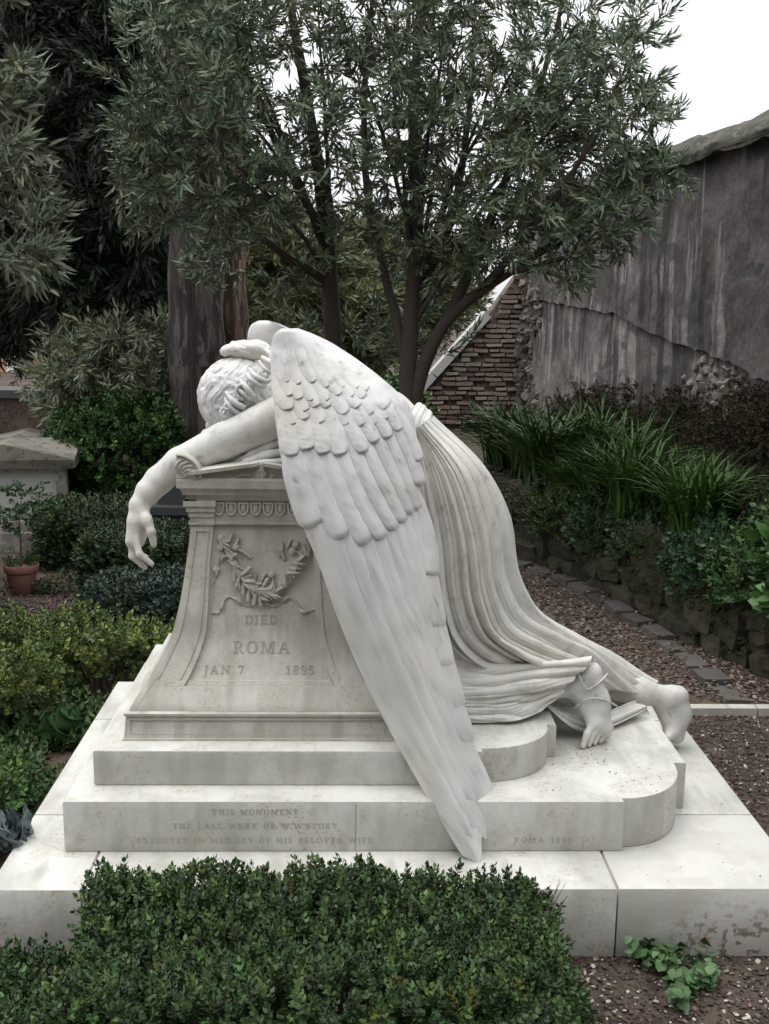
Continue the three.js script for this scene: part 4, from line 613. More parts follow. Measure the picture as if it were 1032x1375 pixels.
{ // broken masonry in the angle where the two walls meet
  const t = thing('wall_pier', 'ragged dark masonry pier in the angle between brick and plastered walls', 'pier'), r = rngOf(93), pm = [white(0.10, 0.085, 0.072), white(0.07, 0.06, 0.05), white(0.14, 0.12, 0.105), white(0.18, 0.155, 0.135)];
  const jag = M.rocks.map((g) => { const q = g.toNonIndexed(), P = q.attributes.position; for (let i = 0; i < P.count; i++) { const f = 1 + 0.4 * (noise3(P.getX(i) * 3.1, P.getY(i) * 3.1, P.getZ(i) * 3.1) - 0.5) + 0.2 * (noise3(P.getX(i) * 7, P.getY(i) * 7, P.getZ(i) * 7) - 0.5); P.setXYZ(i, P.getX(i) * f, P.getY(i) * f, P.getZ(i) * f); } q.deleteAttribute('normal'); return toCreasedNormals(q, 0.25); });
  for (let i = 0; i < 240; i++) { const k = (i + r()) / 240, p = onWall(lerp(688, 722, r()) + 8 * Math.sin(k * 9), lerp(362, 600, k), 0.0); const s = part('stone', jag[i % 4], pm[Math.floor(r() * 4)], t), q = 0.035 + 0.05 * r() * r(); p.z = Math.max(p.z, -13.1); p.x = Math.min(p.x, wallX(p.z) + 0.02); s.position.copy(p); s.scale.set(q, q * 0.8, q * 1.2); s.rotation.set(r() * 3, r() * 6, r() * 3); }
}
// ---------------------------------------------------------------- brick wall with a slanting stone coping
{
  const t = thing('brick_wall', 'weathered old brick wall with a slanting pale stone coping', 'wall'), z = -13.2, r = rngOf(17);
  const A = at(558, 532, z), Bq = at(655, 424, z), C = at(690, 372, z), xr = wallX(z) + 0.3;
  const topY = (x) => x < Bq.x ? A.y + (x - A.x) * (Bq.y - A.y) / (Bq.x - A.x) : Math.min(2.35, Bq.y + (x - Bq.x) * 1.45);
  const s = new THREE.Shape(); s.moveTo(A.x - 0.5, -0.1); s.lineTo(A.x - 0.5, topY(A.x - 0.5)); s.lineTo(Bq.x, Bq.y); s.lineTo(Bq.x + 0.55, topY(Bq.x + 0.55)); s.lineTo(xr, 2.35); s.lineTo(xr, -0.1);
  const g = new THREE.ExtrudeGeometry(s, { depth: 0.4, bevelEnabled: false }); g.translate(0, 0, z - 0.42);
  const mortar = texture(512, (u, v) => { const a = fbm(u * 30, v * 30, 2, 4, 30), b = fbm(u * 90, v * 90, 5, 3, 90); return mix3([0.20, 0.155, 0.125], [0.07, 0.055, 0.045], step(0.4, 0.62, a * 0.6 + b * 0.4)); });
  part('wall_core', boxUV(g), mat({ map: mortar, roughness: 0.95 }), t);
  const bg = [0, 1, 2].map((k) => { const q = new THREE.BoxGeometry(1, 1, 1, 2, 1, 1), p = q.attributes.position; for (let i = 0; i < p.count; i++) p.setXYZ(i, p.getX(i) + 0.10 * (hash3(Math.round(p.getX(i) * 9), Math.round(p.getY(i) * 7), k) - 0.5), p.getY(i) + 0.3 * (hash3(Math.round(p.getX(i) * 5), Math.round(p.getY(i) * 3), k + 4) - 0.5), p.getZ(i) + 0.2 * (hash3(Math.round(p.getX(i) * 5), k, Math.round(p.getY(i) * 4)) - 0.5)); q.computeVertexNormals(); return q; });
  const bm = [white(0.28, 0.205, 0.165), white(0.34, 0.27, 0.22), white(0.21, 0.15, 0.12), white(0.37, 0.315, 0.265), white(0.30, 0.245, 0.21), white(0.14, 0.105, 0.09)];
  const cells = []; let row = 0; for (let y = 0.06; y < 2.2; y += 0.058, row++) { const er = fbm(3, y * 1.5, 7, 3) > 0.52; let x = 0.7 - 0.2 * r(); while (x < 2.2) { const w = er ? 0.06 + 0.05 * r() : 0.10 + 0.10 * r(); if (y < topY(x + w / 2) - 0.10 && r() > (er ? 0.3 : 0.12)) cells.push([x + w / 2, y, w, er]); x += w + (er ? 0.028 : 0.016); } }
  const rest = [], bx = (x, y, w, er) => [x, y + 0.008 * (r() - 0.5), z + (er ? 0.01 + 0.03 * r() : 0.018 + 0.012 * r()), w, (er ? 0.032 : 0.038) + 0.006 * r()];
  cells.sort((a, b) => b[2] - a[2]).forEach(([x, y, w, er], i) => { const [cx, cy, cz, ww, hh] = bx(x, y, w, er); if (i < 300) { const m = part('brick', bg[i % 3], bm[Math.floor(r() * 6)], t); m.position.set(cx, cy, cz - 0.02); m.scale.set(ww, hh, 0.08); m.rotation.z = 0.06 * (r() - 0.5); } else { const q = bg[i % 3].clone(); q.scale(ww, hh, 0.08); q.translate(cx, cy, cz - 0.02); rest.push(q); } });
  if (rest.length) part('brickwork', join(rest), bm[0], t, 'stuff');
  const cl = Math.hypot(Bq.x - A.x, Bq.y - A.y), an = Math.atan2(Bq.y - A.y, Bq.x - A.x); for (let i = 0; i < 4; i++) { const q = box(-cl / 8 + 0.006, cl / 8 - 0.006, -0.045, 0.055, -0.16, 0.16); q.rotateZ(an); const k = (i + 0.5) / 4; q.translate(lerp(A.x, Bq.x, k), lerp(A.y, Bq.y, k) + 0.02, z - 0.06); part('coping_stone', boxUV(q), white(0.50, 0.50, 0.47), t); }
}
// ---------------------------------------------------------------- rock terrace with plants
{
  const line = [V(2.45, 0, -3.3), V(2.18, 0, -4.1), V(1.97, 0, -4.78), V(1.80, 0, -5.25), V(1.61, 0, -5.97), V(1.38, 0, -6.7), V(1.16, 0, -7.3), V(0.95, 0, -8.2), V(0.8, 0, -9.5), V(0.75, 0, -11), V(0.72, 0, -12.9)], c = new THREE.CatmullRomCurve3(line, false, 'centripetal');
  const t = thing('rock_terrace', 'low retaining wall of mossy rough stones holding a planted bank', 'retaining wall'), r = rngOf(63);
  const top = (u, v) => { const a = c.getPointAt(u), b = V(wallX(a.z) - 0.02, 0, a.z); const p = a.clone().lerp(b, v); p.x += 0.10 * (1 - v); p.y = 0.46 + 0.30 * step(0.45, 1, v) * step(-12.5, -8.5, p.z) - 0.25 * step(-8, -12, p.z) + 0.10 * (fbm(p.x * 3, p.z * 3, 1, 3) - 0.5) + 0.18 * (fbm(p.x * 8, p.z * 8, 4, 3) - 0.3) * step(0.55, 0.9, v); return p; };
  const bankTex = texture(512, (u, v) => { const a = fbm(u * 12, v * 12, 2, 4, 12), b = fbm(u * 60, v * 60, 5, 3, 60); let q = mix3([0.035, 0.03, 0.02], [0.085, 0.06, 0.04], step(0.35, 0.65, b)); return mix3(q, [0.045, 0.055, 0.02], 0.6 * step(0.5, 0.62, a)); });
  part('earth_bank', boxUV(join([gridGeo(top, 110, 30), gridGeo((u, v) => { const p = top(u, 0); return v > 0.5 ? p : p.setY(0); }, 110, 1)])), mat({ map: bankTex, roughness: 1 }), t);
  const rockTex = texture(512, (u, v) => { const a = fbm(u * 7, v * 7, 2, 4, 7), b = fbm(u * 34, v * 34, 6, 3, 34); let q = mix3([0.085, 0.07, 0.055], [0.04, 0.034, 0.027], step(0.36, 0.62, b)); q = mix3(q, [0.035, 0.045, 0.014], 0.8 * step(0.46, 0.58, a)); return mix3(q, [0.17, 0.15, 0.13], 0.5 * step(0.66, 0.76, b)); });
  const rm = [0.8, 0.6, 0.95, 0.55, 0.75].map((k, i) => mat({ map: S(rockTex, 2.2 + i * 0.3), color: new THREE.Color(k, k * 0.97, k * 0.93), roughness: 1 })); M.rocks = M.rocks.map((g) => { const q = g.toNonIndexed(), P = q.attributes.position; for (let i = 0; i < P.count; i++) { const f = 1 + 0.22 * (noise3(P.getX(i) * 3.1, P.getY(i) * 3.1, P.getZ(i) * 3.1) - 0.5) + 0.12 * (noise3(P.getX(i) * 7, P.getY(i) * 7, P.getZ(i) * 7) - 0.5); P.setXYZ(i, P.getX(i) * f, P.getY(i) * f, P.getZ(i) * f); } q.deleteAttribute('normal'); return boxUV(toCreasedNormals(q, 0.35)); });
  const L = c.getLength(); let n = 0; for (let row = 0; row < 4; row++) for (let s = row % 2 * 0.08; s < L * 0.72; s += 0.13 + 0.09 * r()) { const u = s / L, p = c.getPointAt(u), d = c.getTangentAt(u), st = part('stone', M.rocks[n++ % 4], rm[Math.floor(r() * 5)], t); const k = 0.075 + 0.045 * r(); st.position.set(p.x + 0.02 * row + 0.04 * (r() - 0.5), 0.05 + row * 0.115 + 0.03 * (r() - 0.5), p.z); st.scale.set(k * 0.9, k * (0.75 + 0.3 * r()), k * 1.25); st.rotation.set(0.4 * (r() - 0.5), Math.atan2(d.x, d.z) + 0.5 * (r() - 0.5), 0.4 * (r() - 0.5)); }
  // rough dead growth along the foot of the boundary wall
  const es = []; for (let i = 0; i < 9000; i++) { const u = 0.08 + 0.72 * r(), p = top(u, 0.55 + 0.45 * Math.pow(r(), 0.35)); p.y += 0.40 * Math.pow(r(), 1.6) * step(0.34, 0.66, fbm(p.z * 2.6, 3, 1, 3)); es.push({ p, d: V(-0.6 + r() * 0.6, r() - 0.35, r() - 0.5), s: 0.45 + 0.6 * r(), h: -0.15 + 0.5 * r(), t: 0.6 + 0.7 * r() }); }
  const im = thing('dead_creeper', 'brown dead creeper heaped against the foot of the plastered wall', 'creeper'); im.userData.kind = 'stuff'; delete im.userData.category; im.userData.category = 'creeper'; foliage(im, 'dead_leaves', es, roundSprigs, leafMat(0.042, 0.038, 0.019, 0.95), 65);
  { const ms = []; for (let i = 0; i < 2600; i++) { const u = 0.06 + 0.6 * r(), p = c.getPointAt(u); if (fbm(p.z * 3, 2, 8, 3) < 0.40 + 0.12 * r()) continue; ms.push({ p: V(p.x - 0.075 + 0.05 * r(), 0.06 + 0.46 * Math.pow(r(), 0.7), p.z), d: V(-1, 0.6 * r() - 0.5, r() - 0.5), s: 0.45 + 0.5 * r(), h: 0.2 * r() }); } const mo = thing('moss', 'moss and tiny creeping leaves over the terrace stones', 'moss'); mo.userData.kind = 'stuff'; foliage(mo, 'moss_leaves', ms, boxSprigs, leafMat(0.04, 0.06, 0.016, 0.8), 67); }
  // strap-leaved clumps
  const blade = (rr, len) => { const a = rr() * 6.28, lean = 0.25 + 0.75 * rr(), w = 0.006 + 0.005 * rr(), f = (u, v) => { const k = v, o = len * (lean * k * k * 0.75 + 0.06 * k), y = len * (k - 0.42 * lean * k * k * k), ww = w * Math.sin(Math.pow(1 - k, 0.6) * PI * 0.5) * (u * 2 - 1); return V(Math.cos(a) * o - Math.sin(a) * ww, y + Math.abs(u * 2 - 1) * 0.004, Math.sin(a) * o + Math.cos(a) * ww); }; return gridGeo(f, 2, 6); };
  const clumps = [0, 1, 2].map((k) => { const rr = rngOf(200 + k), list = []; for (let i = 0; i < 150; i++) { const b = blade(rr, 0.30 + 0.30 * rr()); b.translate(0.16 * (rr() - 0.5), 0, 0.16 * (rr() - 0.5)); list.push(b); } return join(list); });
  const cm = [mat({ color: new THREE.Color(0.045, 0.11, 0.014), roughness: 0.55 }), mat({ color: new THREE.Color(0.038, 0.085, 0.014), roughness: 0.55 })];
  const spots = [[0.315, 0.0], [0.35, 0.01], [0.39, 0.0], [0.43, 0.02], [0.255, 0.05], [0.34, 0.25], [0.37, 0.12], [0.40, 0.22], [0.43, 0.1], [0.455, 0.3], [0.48, 0.08], [0.51, 0.2], [0.30, 0.14], [0.325, 0.05], [0.41, 0.42], [0.36, 0.40], [0.47, 0.42], [0.54, 0.1], [0.265, 0.2], [0.57, 0.25], [0.28, 0.35]];
  spots.forEach(([u, v], i) => { const q = thing('strap_leaf_plant', 'dense green clump of strap leaves growing on the rock terrace', 'plant', 'strap-leaved clumps on the terrace'); part('blades', clumps[i % 3], cm[i % 2], q); q.position.copy(top(u, v)).y -= 0.02; q.rotation.y = i * 1.7; const k = 0.68 + 0.6 * r(); q.scale.setScalar(k); q.rotation.z = 0.25 * (r() - 0.5); });
  // leafy plants nearer the end of the terrace, spilling over the stones
  const bush = (name, label, u, v, n, rad, h, m, geos, size, seed) => { const q = thing(name, label, 'plant', null), o = top(u, v), rr = rngOf(seed), es = [], st = []; for (let i = 0; i < n; i++) { const a = rr() * 6.28, k = Math.sqrt(rr()), p = V(o.x + Math.cos(a) * rad * k, o.y - 0.12 + (h + 0.12) * rr() * (1.1 - 0.5 * k), o.z + Math.sin(a) * rad * k); if (p.x < o.x - rad * 0.35) p.y -= 0.12 * rr(); es.push({ p, d: V(Math.cos(a) * k + 0.6 * (rr() - 0.5), 0.3 + 0.7 * rr(), Math.sin(a) * k + 0.6 * (rr() - 0.5)), s: size * (0.7 + 0.6 * rr()) }); if (i % 24 === 0) st.push(tube([o.clone().setY(o.y - 0.05), p], [0.006, 0.002], 4)); } foliage(q, 'leaves', es, geos, m, seed + 1); part('stems', join(st), M.twig, q); };
  const broad = [31, 32].map((s) => sprig(s, 9, 0.08, 0.075, 0.05, { open: 1.1, top: 0.6, curl: 0.3, st: 2, tint: 0.4 }));
  bush('leafy_plant', 'bright green broad-leaved plant spilling over the rock terrace', 0.155, 0.08, 170, 0.22, 0.3, leafMat(0.06, 0.14, 0.035, 0.5), broad, 1.0, 301);
  bush('leafy_plant', 'upright yellow-green plant behind the broad-leaved one on the terrace', 0.19, 0.22, 420, 0.2, 0.42, leafMat(0.07, 0.13, 0.03, 0.5), roundSprigs, 1.3, 303);
  bush('leafy_plant', 'dark green creeping plant hanging down the terrace stones', 0.225, 0.02, 520, 0.22, 0.16, leafMat(0.03, 0.075, 0.028, 0.5), roundSprigs, 1.0, 305);
  bush('leafy_plant', 'small mid-green plant trailing over the stones below the strap leaves', 0.29, 0.0, 320, 0.2, 0.1, leafMat(0.045, 0.085, 0.03, 0.5), roundSprigs, 0.9, 307);
  bush('leafy_plant', 'sparse brownish green plant at the dark corner of the terrace', 0.42, 0.0, 260, 0.22, 0.06, leafMat(0.07, 0.085, 0.03, 0.6), roundSprigs, 0.9, 309);
  bush('leafy_plant', 'dark glossy plant tumbling over the stones under the strap leaves', 0.335, 0.0, 420, 0.24, 0.12, leafMat(0.03, 0.07, 0.02, 0.5), roundSprigs, 1.0, 315);
  bush('leafy_plant', 'ferny green plant hanging over the stones beyond the hip of the statue', 0.385, 0.0, 420, 0.24, 0.12, leafMat(0.05, 0.09, 0.02, 0.55), roundSprigs, 1.0, 317);
  bush('leafy_plant', 'bushy green plant filling the terrace next to the bright broad leaves', 0.185, 0.04, 520, 0.24, 0.2, leafMat(0.045, 0.105, 0.025, 0.5), roundSprigs, 1.1, 319);
  bush('leafy_plant', 'leafy plant behind the terrace clumps beside the plaster wall', 0.24, 0.45, 420, 0.25, 0.25, leafMat(0.03, 0.06, 0.03, 0.6), roundSprigs, 1.2, 311);
}
console.log('right side');
// ---------------------------------------------------------------- hedges
clipped('box_hedge', 'clipped dark green box hedge in front of the marble slab', 'hedge', [-0.61, 0.475, 0, 0.272, -2.50, -1.95], 10500, boxSprigs, M.boxLeaf, 401, { rough: 0.06, depth: 0.09, stems: 26, size: 0.9, round: 0.05, openness: 0.24, hue: 0.06 });
clipped('box_shrub', 'ragged low box shrub at the end of the clipped front hedge', 'shrub', [-0.90, -0.56, 0, 0.15, -2.38, -1.95], 1700, boxSprigs, M.boxLeaf, 405, { rough: 0.07, depth: 0.08, round: 0.4, openness: 0.36 });
clipped('box_shrub', 'yellowish box shrub row behind the corner of the marble slab', 'shrub', [-1.75, -0.55, 0.08, 0.27, -4.8, -4.45], 2300, boxSprigs, M.boxYellow, 411, { rough: 0.13, depth: 0.13, size: 1.25, openness: 0.42, stems: 18, hue: 0.1 });
clipped('box_shrub', 'leggy yellow-green box shrub with bare stems beside the slab', 'shrub', [-1.75, -1.22, 0.12, 0.30, -4.3, -3.85], 1100, boxSprigs, M.boxYellow, 415, { rough: 0.14, depth: 0.14, size: 1.25, round: 0.5, openness: 0.42, stems: 16, hue: 0.1 });
clipped('box_shrub', 'low green box shrub close along the edge of the slab', 'shrub', [-1.5, -1.06, 0.0, 0.16, -3.5, -3.0], 1300, boxSprigs, M.bushLeaf, 419, { rough: 0.07, depth: 0.12, size: 1.2, round: 0.5, openness: 0.4 });
clipped('clipped_hedge', 'square clipped dark hedge block beside the pale tomb', 'hedge', [-2.02, -1.45, 0, 0.33, -7.35, -6.75], 2600, boxSprigs, M.boxDark, 423, { rough: 0.03, size: 1.4, hue: 0.05 });
clipped('clipped_hedge', 'dark clipped hedge block between the tomb hedge and the pedestal', 'hedge', [-1.55, -1.05, 0, 0.32, -6.5, -6.0], 2400, boxSprigs, M.boxDark, 427, { rough: 0.035, size: 1.4 });
clipped('clipped_hedge', 'low bluish dark hedge just behind the hanging hand', 'hedge', [-1.38, -0.75, 0, 0.20, -5.85, -5.35], 2300, boxSprigs, leafMat(0.028, 0.05, 0.034, 0.45), 431, { rough: 0.04, size: 1.4, round: 0.3 });
clipped('round_bush', 'rounded bright green bush behind the hedge blocks', 'bush', [-2.25, -1.15, 0, 0.98, -8.6, -7.6], 4200, roundSprigs, M.bushLeaf, 435, { rough: 0.16, size: 1.2, round: 0.75, depth: 0.16 });
// ---------------------------------------------------------------- tombs, pot, low things on the left
{
  const stone = texture(512, (u, v) => { const a = fbm(u * 8, v * 8, 2, 5, 8), b = fbm(u * 50, v * 50, 5, 3, 50); let q = mix3([0.36, 0.34, 0.30], [0.20, 0.19, 0.165], step(0.4, 0.65, a)); return mix3(q, [0.10, 0.10, 0.085], 0.6 * step(0.58, 0.7, b)); });
  const sm1 = mat({ map: S(stone, 0.9), roughness: 0.85 }), lidM = mat({ map: S(stone, 0.7), color: new THREE.Color(0.62, 0.60, 0.56), roughness: 0.9 });
  const tomb = (label, x, z, turn, W, D, H, wl) => {
    const t = thing('stone_tomb', label, 'tomb'); t.position.set(x, 0, z); t.rotation.y = turn;
    part('base', boxUV(box(-W - 0.10, W + 0.10, 0, 0.13, -D - 0.10, D + 0.10)), sm1, t); part('base_step', boxUV(box(-W - 0.05, W + 0.05, 0.131, 0.2, -D - 0.05, D + 0.05)), sm1, t);
    part('chest', boxUV(box(-W, W, 0.2, H, -D, D)), white(...wl), t);
    for (const [a, b] of [[-1, -1], [1, -1], [-1, 1], [1, 1]]) part('corner_pilaster', boxUV(box(a * W - 0.035, a * W + 0.035, 0.205, H - 0.002, b * D - 0.035, b * D + 0.035)), sm1, t);
    const o = 0.09, s = new THREE.Shape([new THREE.Vector2(-W - o, 0), new THREE.Vector2(W + o, 0), new THREE.Vector2(W + o, 0.06), new THREE.Vector2(0, 0.165), new THREE.Vector2(-W - o, 0.06)]), g = new THREE.ExtrudeGeometry(s, { depth: 2 * (D + o), bevelEnabled: false }); g.translate(0, H + 0.025, -D - o); part('lid', boxUV(g), lidM, t);
    const s2 = new THREE.Shape([new THREE.Vector2(-D - o, 0), new THREE.Vector2(D + o, 0), new THREE.Vector2(D + o, 0.055), new THREE.Vector2(0, 0.15), new THREE.Vector2(-D - o, 0.055)]), g2 = new THREE.ExtrudeGeometry(s2, { depth: 2 * (W + o) + 0.02, bevelEnabled: false }); g2.rotateY(PI / 2); g2.translate(-W - o - 0.01, H + 0.027, 0); part('lid_cross_gable', boxUV(g2), lidM, t);
    part('lid_moulding', boxUV(box(-W - 0.045, W + 0.045, H + 0.0005, H + 0.024, -D - 0.045, D + 0.045)), sm1, t); return t;
  };
  tomb('grey stone tomb with a gabled lid and pale sides beside the hedge block', -2.42, -7.75, 0.12, 0.36, 0.40, 0.55, [0.42, 0.42, 0.40]);
  const tb = tomb('dark mossy stone tomb next to the potted plant', -2.66, -5.85, 0.30, 0.42, 0.55, 0.40, [0.17, 0.155, 0.13]);
  const dk = thing('grave_block', 'dark stone grave block behind the hanging hand', 'grave'); const gx = at(222, 760, -6.6), dm = white(0.045, 0.046, 0.05);
  part('block', boxUV(box(gx.x - 0.13, gx.x + 0.45, 0, 0.40, -7.0, -6.6)), dm, dk); part('cap', boxUV(box(gx.x - 0.16, gx.x + 0.48, 0.4005, 0.45, -7.03, -6.57)), dm, dk); part('upper_block', boxUV(box(gx.x - 0.05, gx.x + 0.4, 0.4505, 0.72, -6.95, -6.66)), dm, dk); part('foot', boxUV(box(gx.x - 0.2, gx.x + 0.5, 0, 0.07, -6.995, -6.54)), white(0.16, 0.16, 0.165), dk);
  // terracotta pot with a small plant
  const pot = thing('flowerpot', 'terracotta flowerpot with a small thin-stemmed plant by the tomb', 'flowerpot'); const pp = groundAt(30, 795, -6.2); pot.position.copy(pp);
  const terra = mat({ color: new THREE.Color(0.24, 0.125, 0.095), roughness: 0.9 });
  part('pot', new THREE.LatheGeometry([[0, 0], [0.065, 0], [0.088, 0.135], [0.082, 0.14], [0.08, 0.15], [0, 0.15]].map((p) => new THREE.Vector2(...p)), 28), terra, pot); part('rim', new THREE.LatheGeometry([[0.084, 0.135], [0.098, 0.138], [0.102, 0.175], [0.092, 0.178], [0.085, 0.15]].map((p) => new THREE.Vector2(...p)), 28), mat({ color: new THREE.Color(0.30, 0.15, 0.115), roughness: 0.9 }), pot); part('potting_soil', new THREE.CylinderGeometry(0.084, 0.084, 0.01, 24).translate(0, 0.157, 0), M.dirt, pot);
  const rr = rngOf(501), es = [], st = []; st.push(tube([V(0, 0.15, 0), V(0.005, 0.35, 0), V(0, 0.55, 0.01)], [0.007, 0.005, 0.003], 5)); for (let i = 0; i < 60; i++) { const a = rr() * 6.28, hgt = 0.36 + 0.27 * rr(), k = 0.16 * rr(); es.push({ p: V(Math.cos(a) * k, hgt, Math.sin(a) * k), d: V(Math.cos(a), 0.5 * rr(), Math.sin(a)), s: 0.8 + 0.5 * rr() }); if (i % 6 === 0) st.push(tube([V(0, hgt - 0.06, 0), V(Math.cos(a) * k, hgt, Math.sin(a) * k)], 0.002, 4)); } for (let i = 0; i < 22; i++) { const a = rr() * 6.28; es.push({ p: V(Math.cos(a) * 0.05, 0.17, Math.sin(a) * 0.05), d: V(Math.cos(a), 0.8, Math.sin(a)), s: 0.8 }); }
  part('plant_stem', join(st), M.twig, pot); foliage(pot, 'plant_leaves', es, roundSprigs, leafMat(0.045, 0.09, 0.03), 503);
}
// large soft leaves beside the slab
function rosette(name, label, pos, n, L, w, m, seed, lift = 0.8) {
  const t = thing(name, label, 'plant'), r = rngOf(seed); t.position.copy(pos);
  const G = [0, 1, 2].map((k) => gridGeo((u, v) => { const s = u * 2 - 1, lob = 1 + 0.38 * Math.sin(v * 21 + k) * step(0.3, 1, Math.abs(s)), ww = w * 0.5 * Math.sin(Math.pow(v, 0.75) * PI * 0.97) * lob; return V(s * ww, L * v * (1 - 0.25 * v), 0.12 * L * Math.abs(s) * Math.sin(v * 3) - 0.35 * L * v * v + 0.03 * L * Math.sin(v * 14 + s * 5 + k)); }, 8, 26));
  for (let i = 0; i < n; i++) { const l = part('leaf', G[i % 3], m, t); l.rotation.order = 'YXZ'; l.rotation.set(lift * (0.55 + 0.7 * r()), i * 2.4, 0.4 * (r() - 0.5)); l.scale.setScalar(0.65 + 0.6 * r()); }
  return t;
}
const acM = mat({ color: new THREE.Color(0.04, 0.105, 0.035), roughness: 0.5 }), acM2 = mat({ color: new THREE.Color(0.06, 0.13, 0.04), roughness: 0.5 });
rosette('acanthus_plant', 'large-leaved acanthus plant at the back edge of the slab', groundAt(95, 1000, -4.0).setX(-1.16), 8, 0.24, 0.19, acM, 511, 1.25);
rosette('acanthus_plant', 'broad-leaved acanthus seedling under the leggy shrub', V(-1.42, 0.0, -4.15), 6, 0.2, 0.15, acM, 515, 1.25);
rosette('acanthus_plant', 'dull green acanthus plant halfway along the slab edge', V(-1.16, 0.0, -3.3), 7, 0.2, 0.16, acM2, 513, 1.2);
rosette('silver_plant', 'blue-grey crinkled cabbage-like plant overhanging the slab corner', at(-8, 1150, -2.85).setX(-0.985), 26, 0.135, 0.085, mat({ color: new THREE.Color(0.13, 0.16, 0.165), roughness: 0.7 }), 517, 0.85).position.y = 0.17;
{ // clover-like plants in front of the slab
  const round3 = [41, 42].map((s) => sprig(s, 7, 0.05, 0.032, 0.032, { open: 1.2, top: 0.3, curl: 0.2, st: 2, tint: 0.4 }));
  const patch = (label, px, py, n, rad, seed) => { const t = thing('clover_plant', label, 'plant'), o = atY(px, py, 0.0), r = rngOf(seed), es = []; for (let i = 0; i < n; i++) { const a = r() * 6.28, k = rad * Math.sqrt(r()); es.push({ p: V(o.x + Math.cos(a) * k * 1.4, 0.004 + 0.03 * r(), o.z + Math.sin(a) * k * 0.7), d: V(Math.cos(a) * 0.6, 1, Math.sin(a) * 0.6), s: 0.55 + 0.6 * r() }); } foliage(t, 'leaves', es, round3, leafMat(0.06, 0.13, 0.04, 0.5), seed + 1); };
  patch('bright green leafy weed sprawling on the soil below the slab', 925, 1318, 34, 0.055, 521); patch('smaller green weed close to the seam of the slab', 866, 1296, 12, 0.028, 523); patch('tiny pale weed on the gravel before the slab', 912, 1350, 7, 0.022, 525);
}
{ const t = thing('grass_tuft', 'few thin grass blades rising at the end of the clipped hedge', 'grass'), r = rngOf(531), list = []; for (let i = 0; i < 5; i++) { const a = V(0.48 + 0.05 * (r() - 0.5), 0, -2.44 + 0.05 * (r() - 0.5)), e = a.clone().add(V(0.04 + 0.06 * (r() - 0.3), 0.22 + 0.10 * r(), 0.06 * (r() - 0.5))); list.push(tube(spline([a, a.clone().lerp(e, 0.6).add(V(-0.01, 0.03, 0)), e], 6), [0.0022, 0.002, 0.002, 0.0018, 0.0015, 0.001, 0.0005], 3)); } part('blades', join(list), mat({ color: new THREE.Color(0.08, 0.10, 0.035) }), t); }
{ // low weeds and seedlings on the soil beside the slab
  const r = rngOf(541), es = []; for (let i = 0; i < 1500; i++) { const p = V(-1.9 + 0.92 * r(), 0.004, -5.0 + 2.2 * r()); if (fbm(p.x * 4, p.z * 4, 3, 3) < 0.47) continue; es.push({ p, d: V(r() - 0.5, 1, r() - 0.5), s: 0.6 + 0.8 * r() }); }
  for (let i = 0; i < 500; i++) { const p = V(-2.3 + 1.2 * r(), 0.004, -7.2 + 1.6 * r()); if (fbm(p.x * 4, p.z * 4, 9, 3) < 0.52) continue; es.push({ p, d: V(r() - 0.5, 1, r() - 0.5), s: 0.5 + 0.6 * r() }); }
  const t = thing('ground_cover', 'low green weeds covering the soil beside the slab', 'weeds'); t.userData.kind = 'stuff'; foliage(t, 'weed_leaves', es, roundSprigs, leafMat(0.06, 0.11, 0.03, 0.55), 543, 0.6, 0.3);
}
console.log('left side');
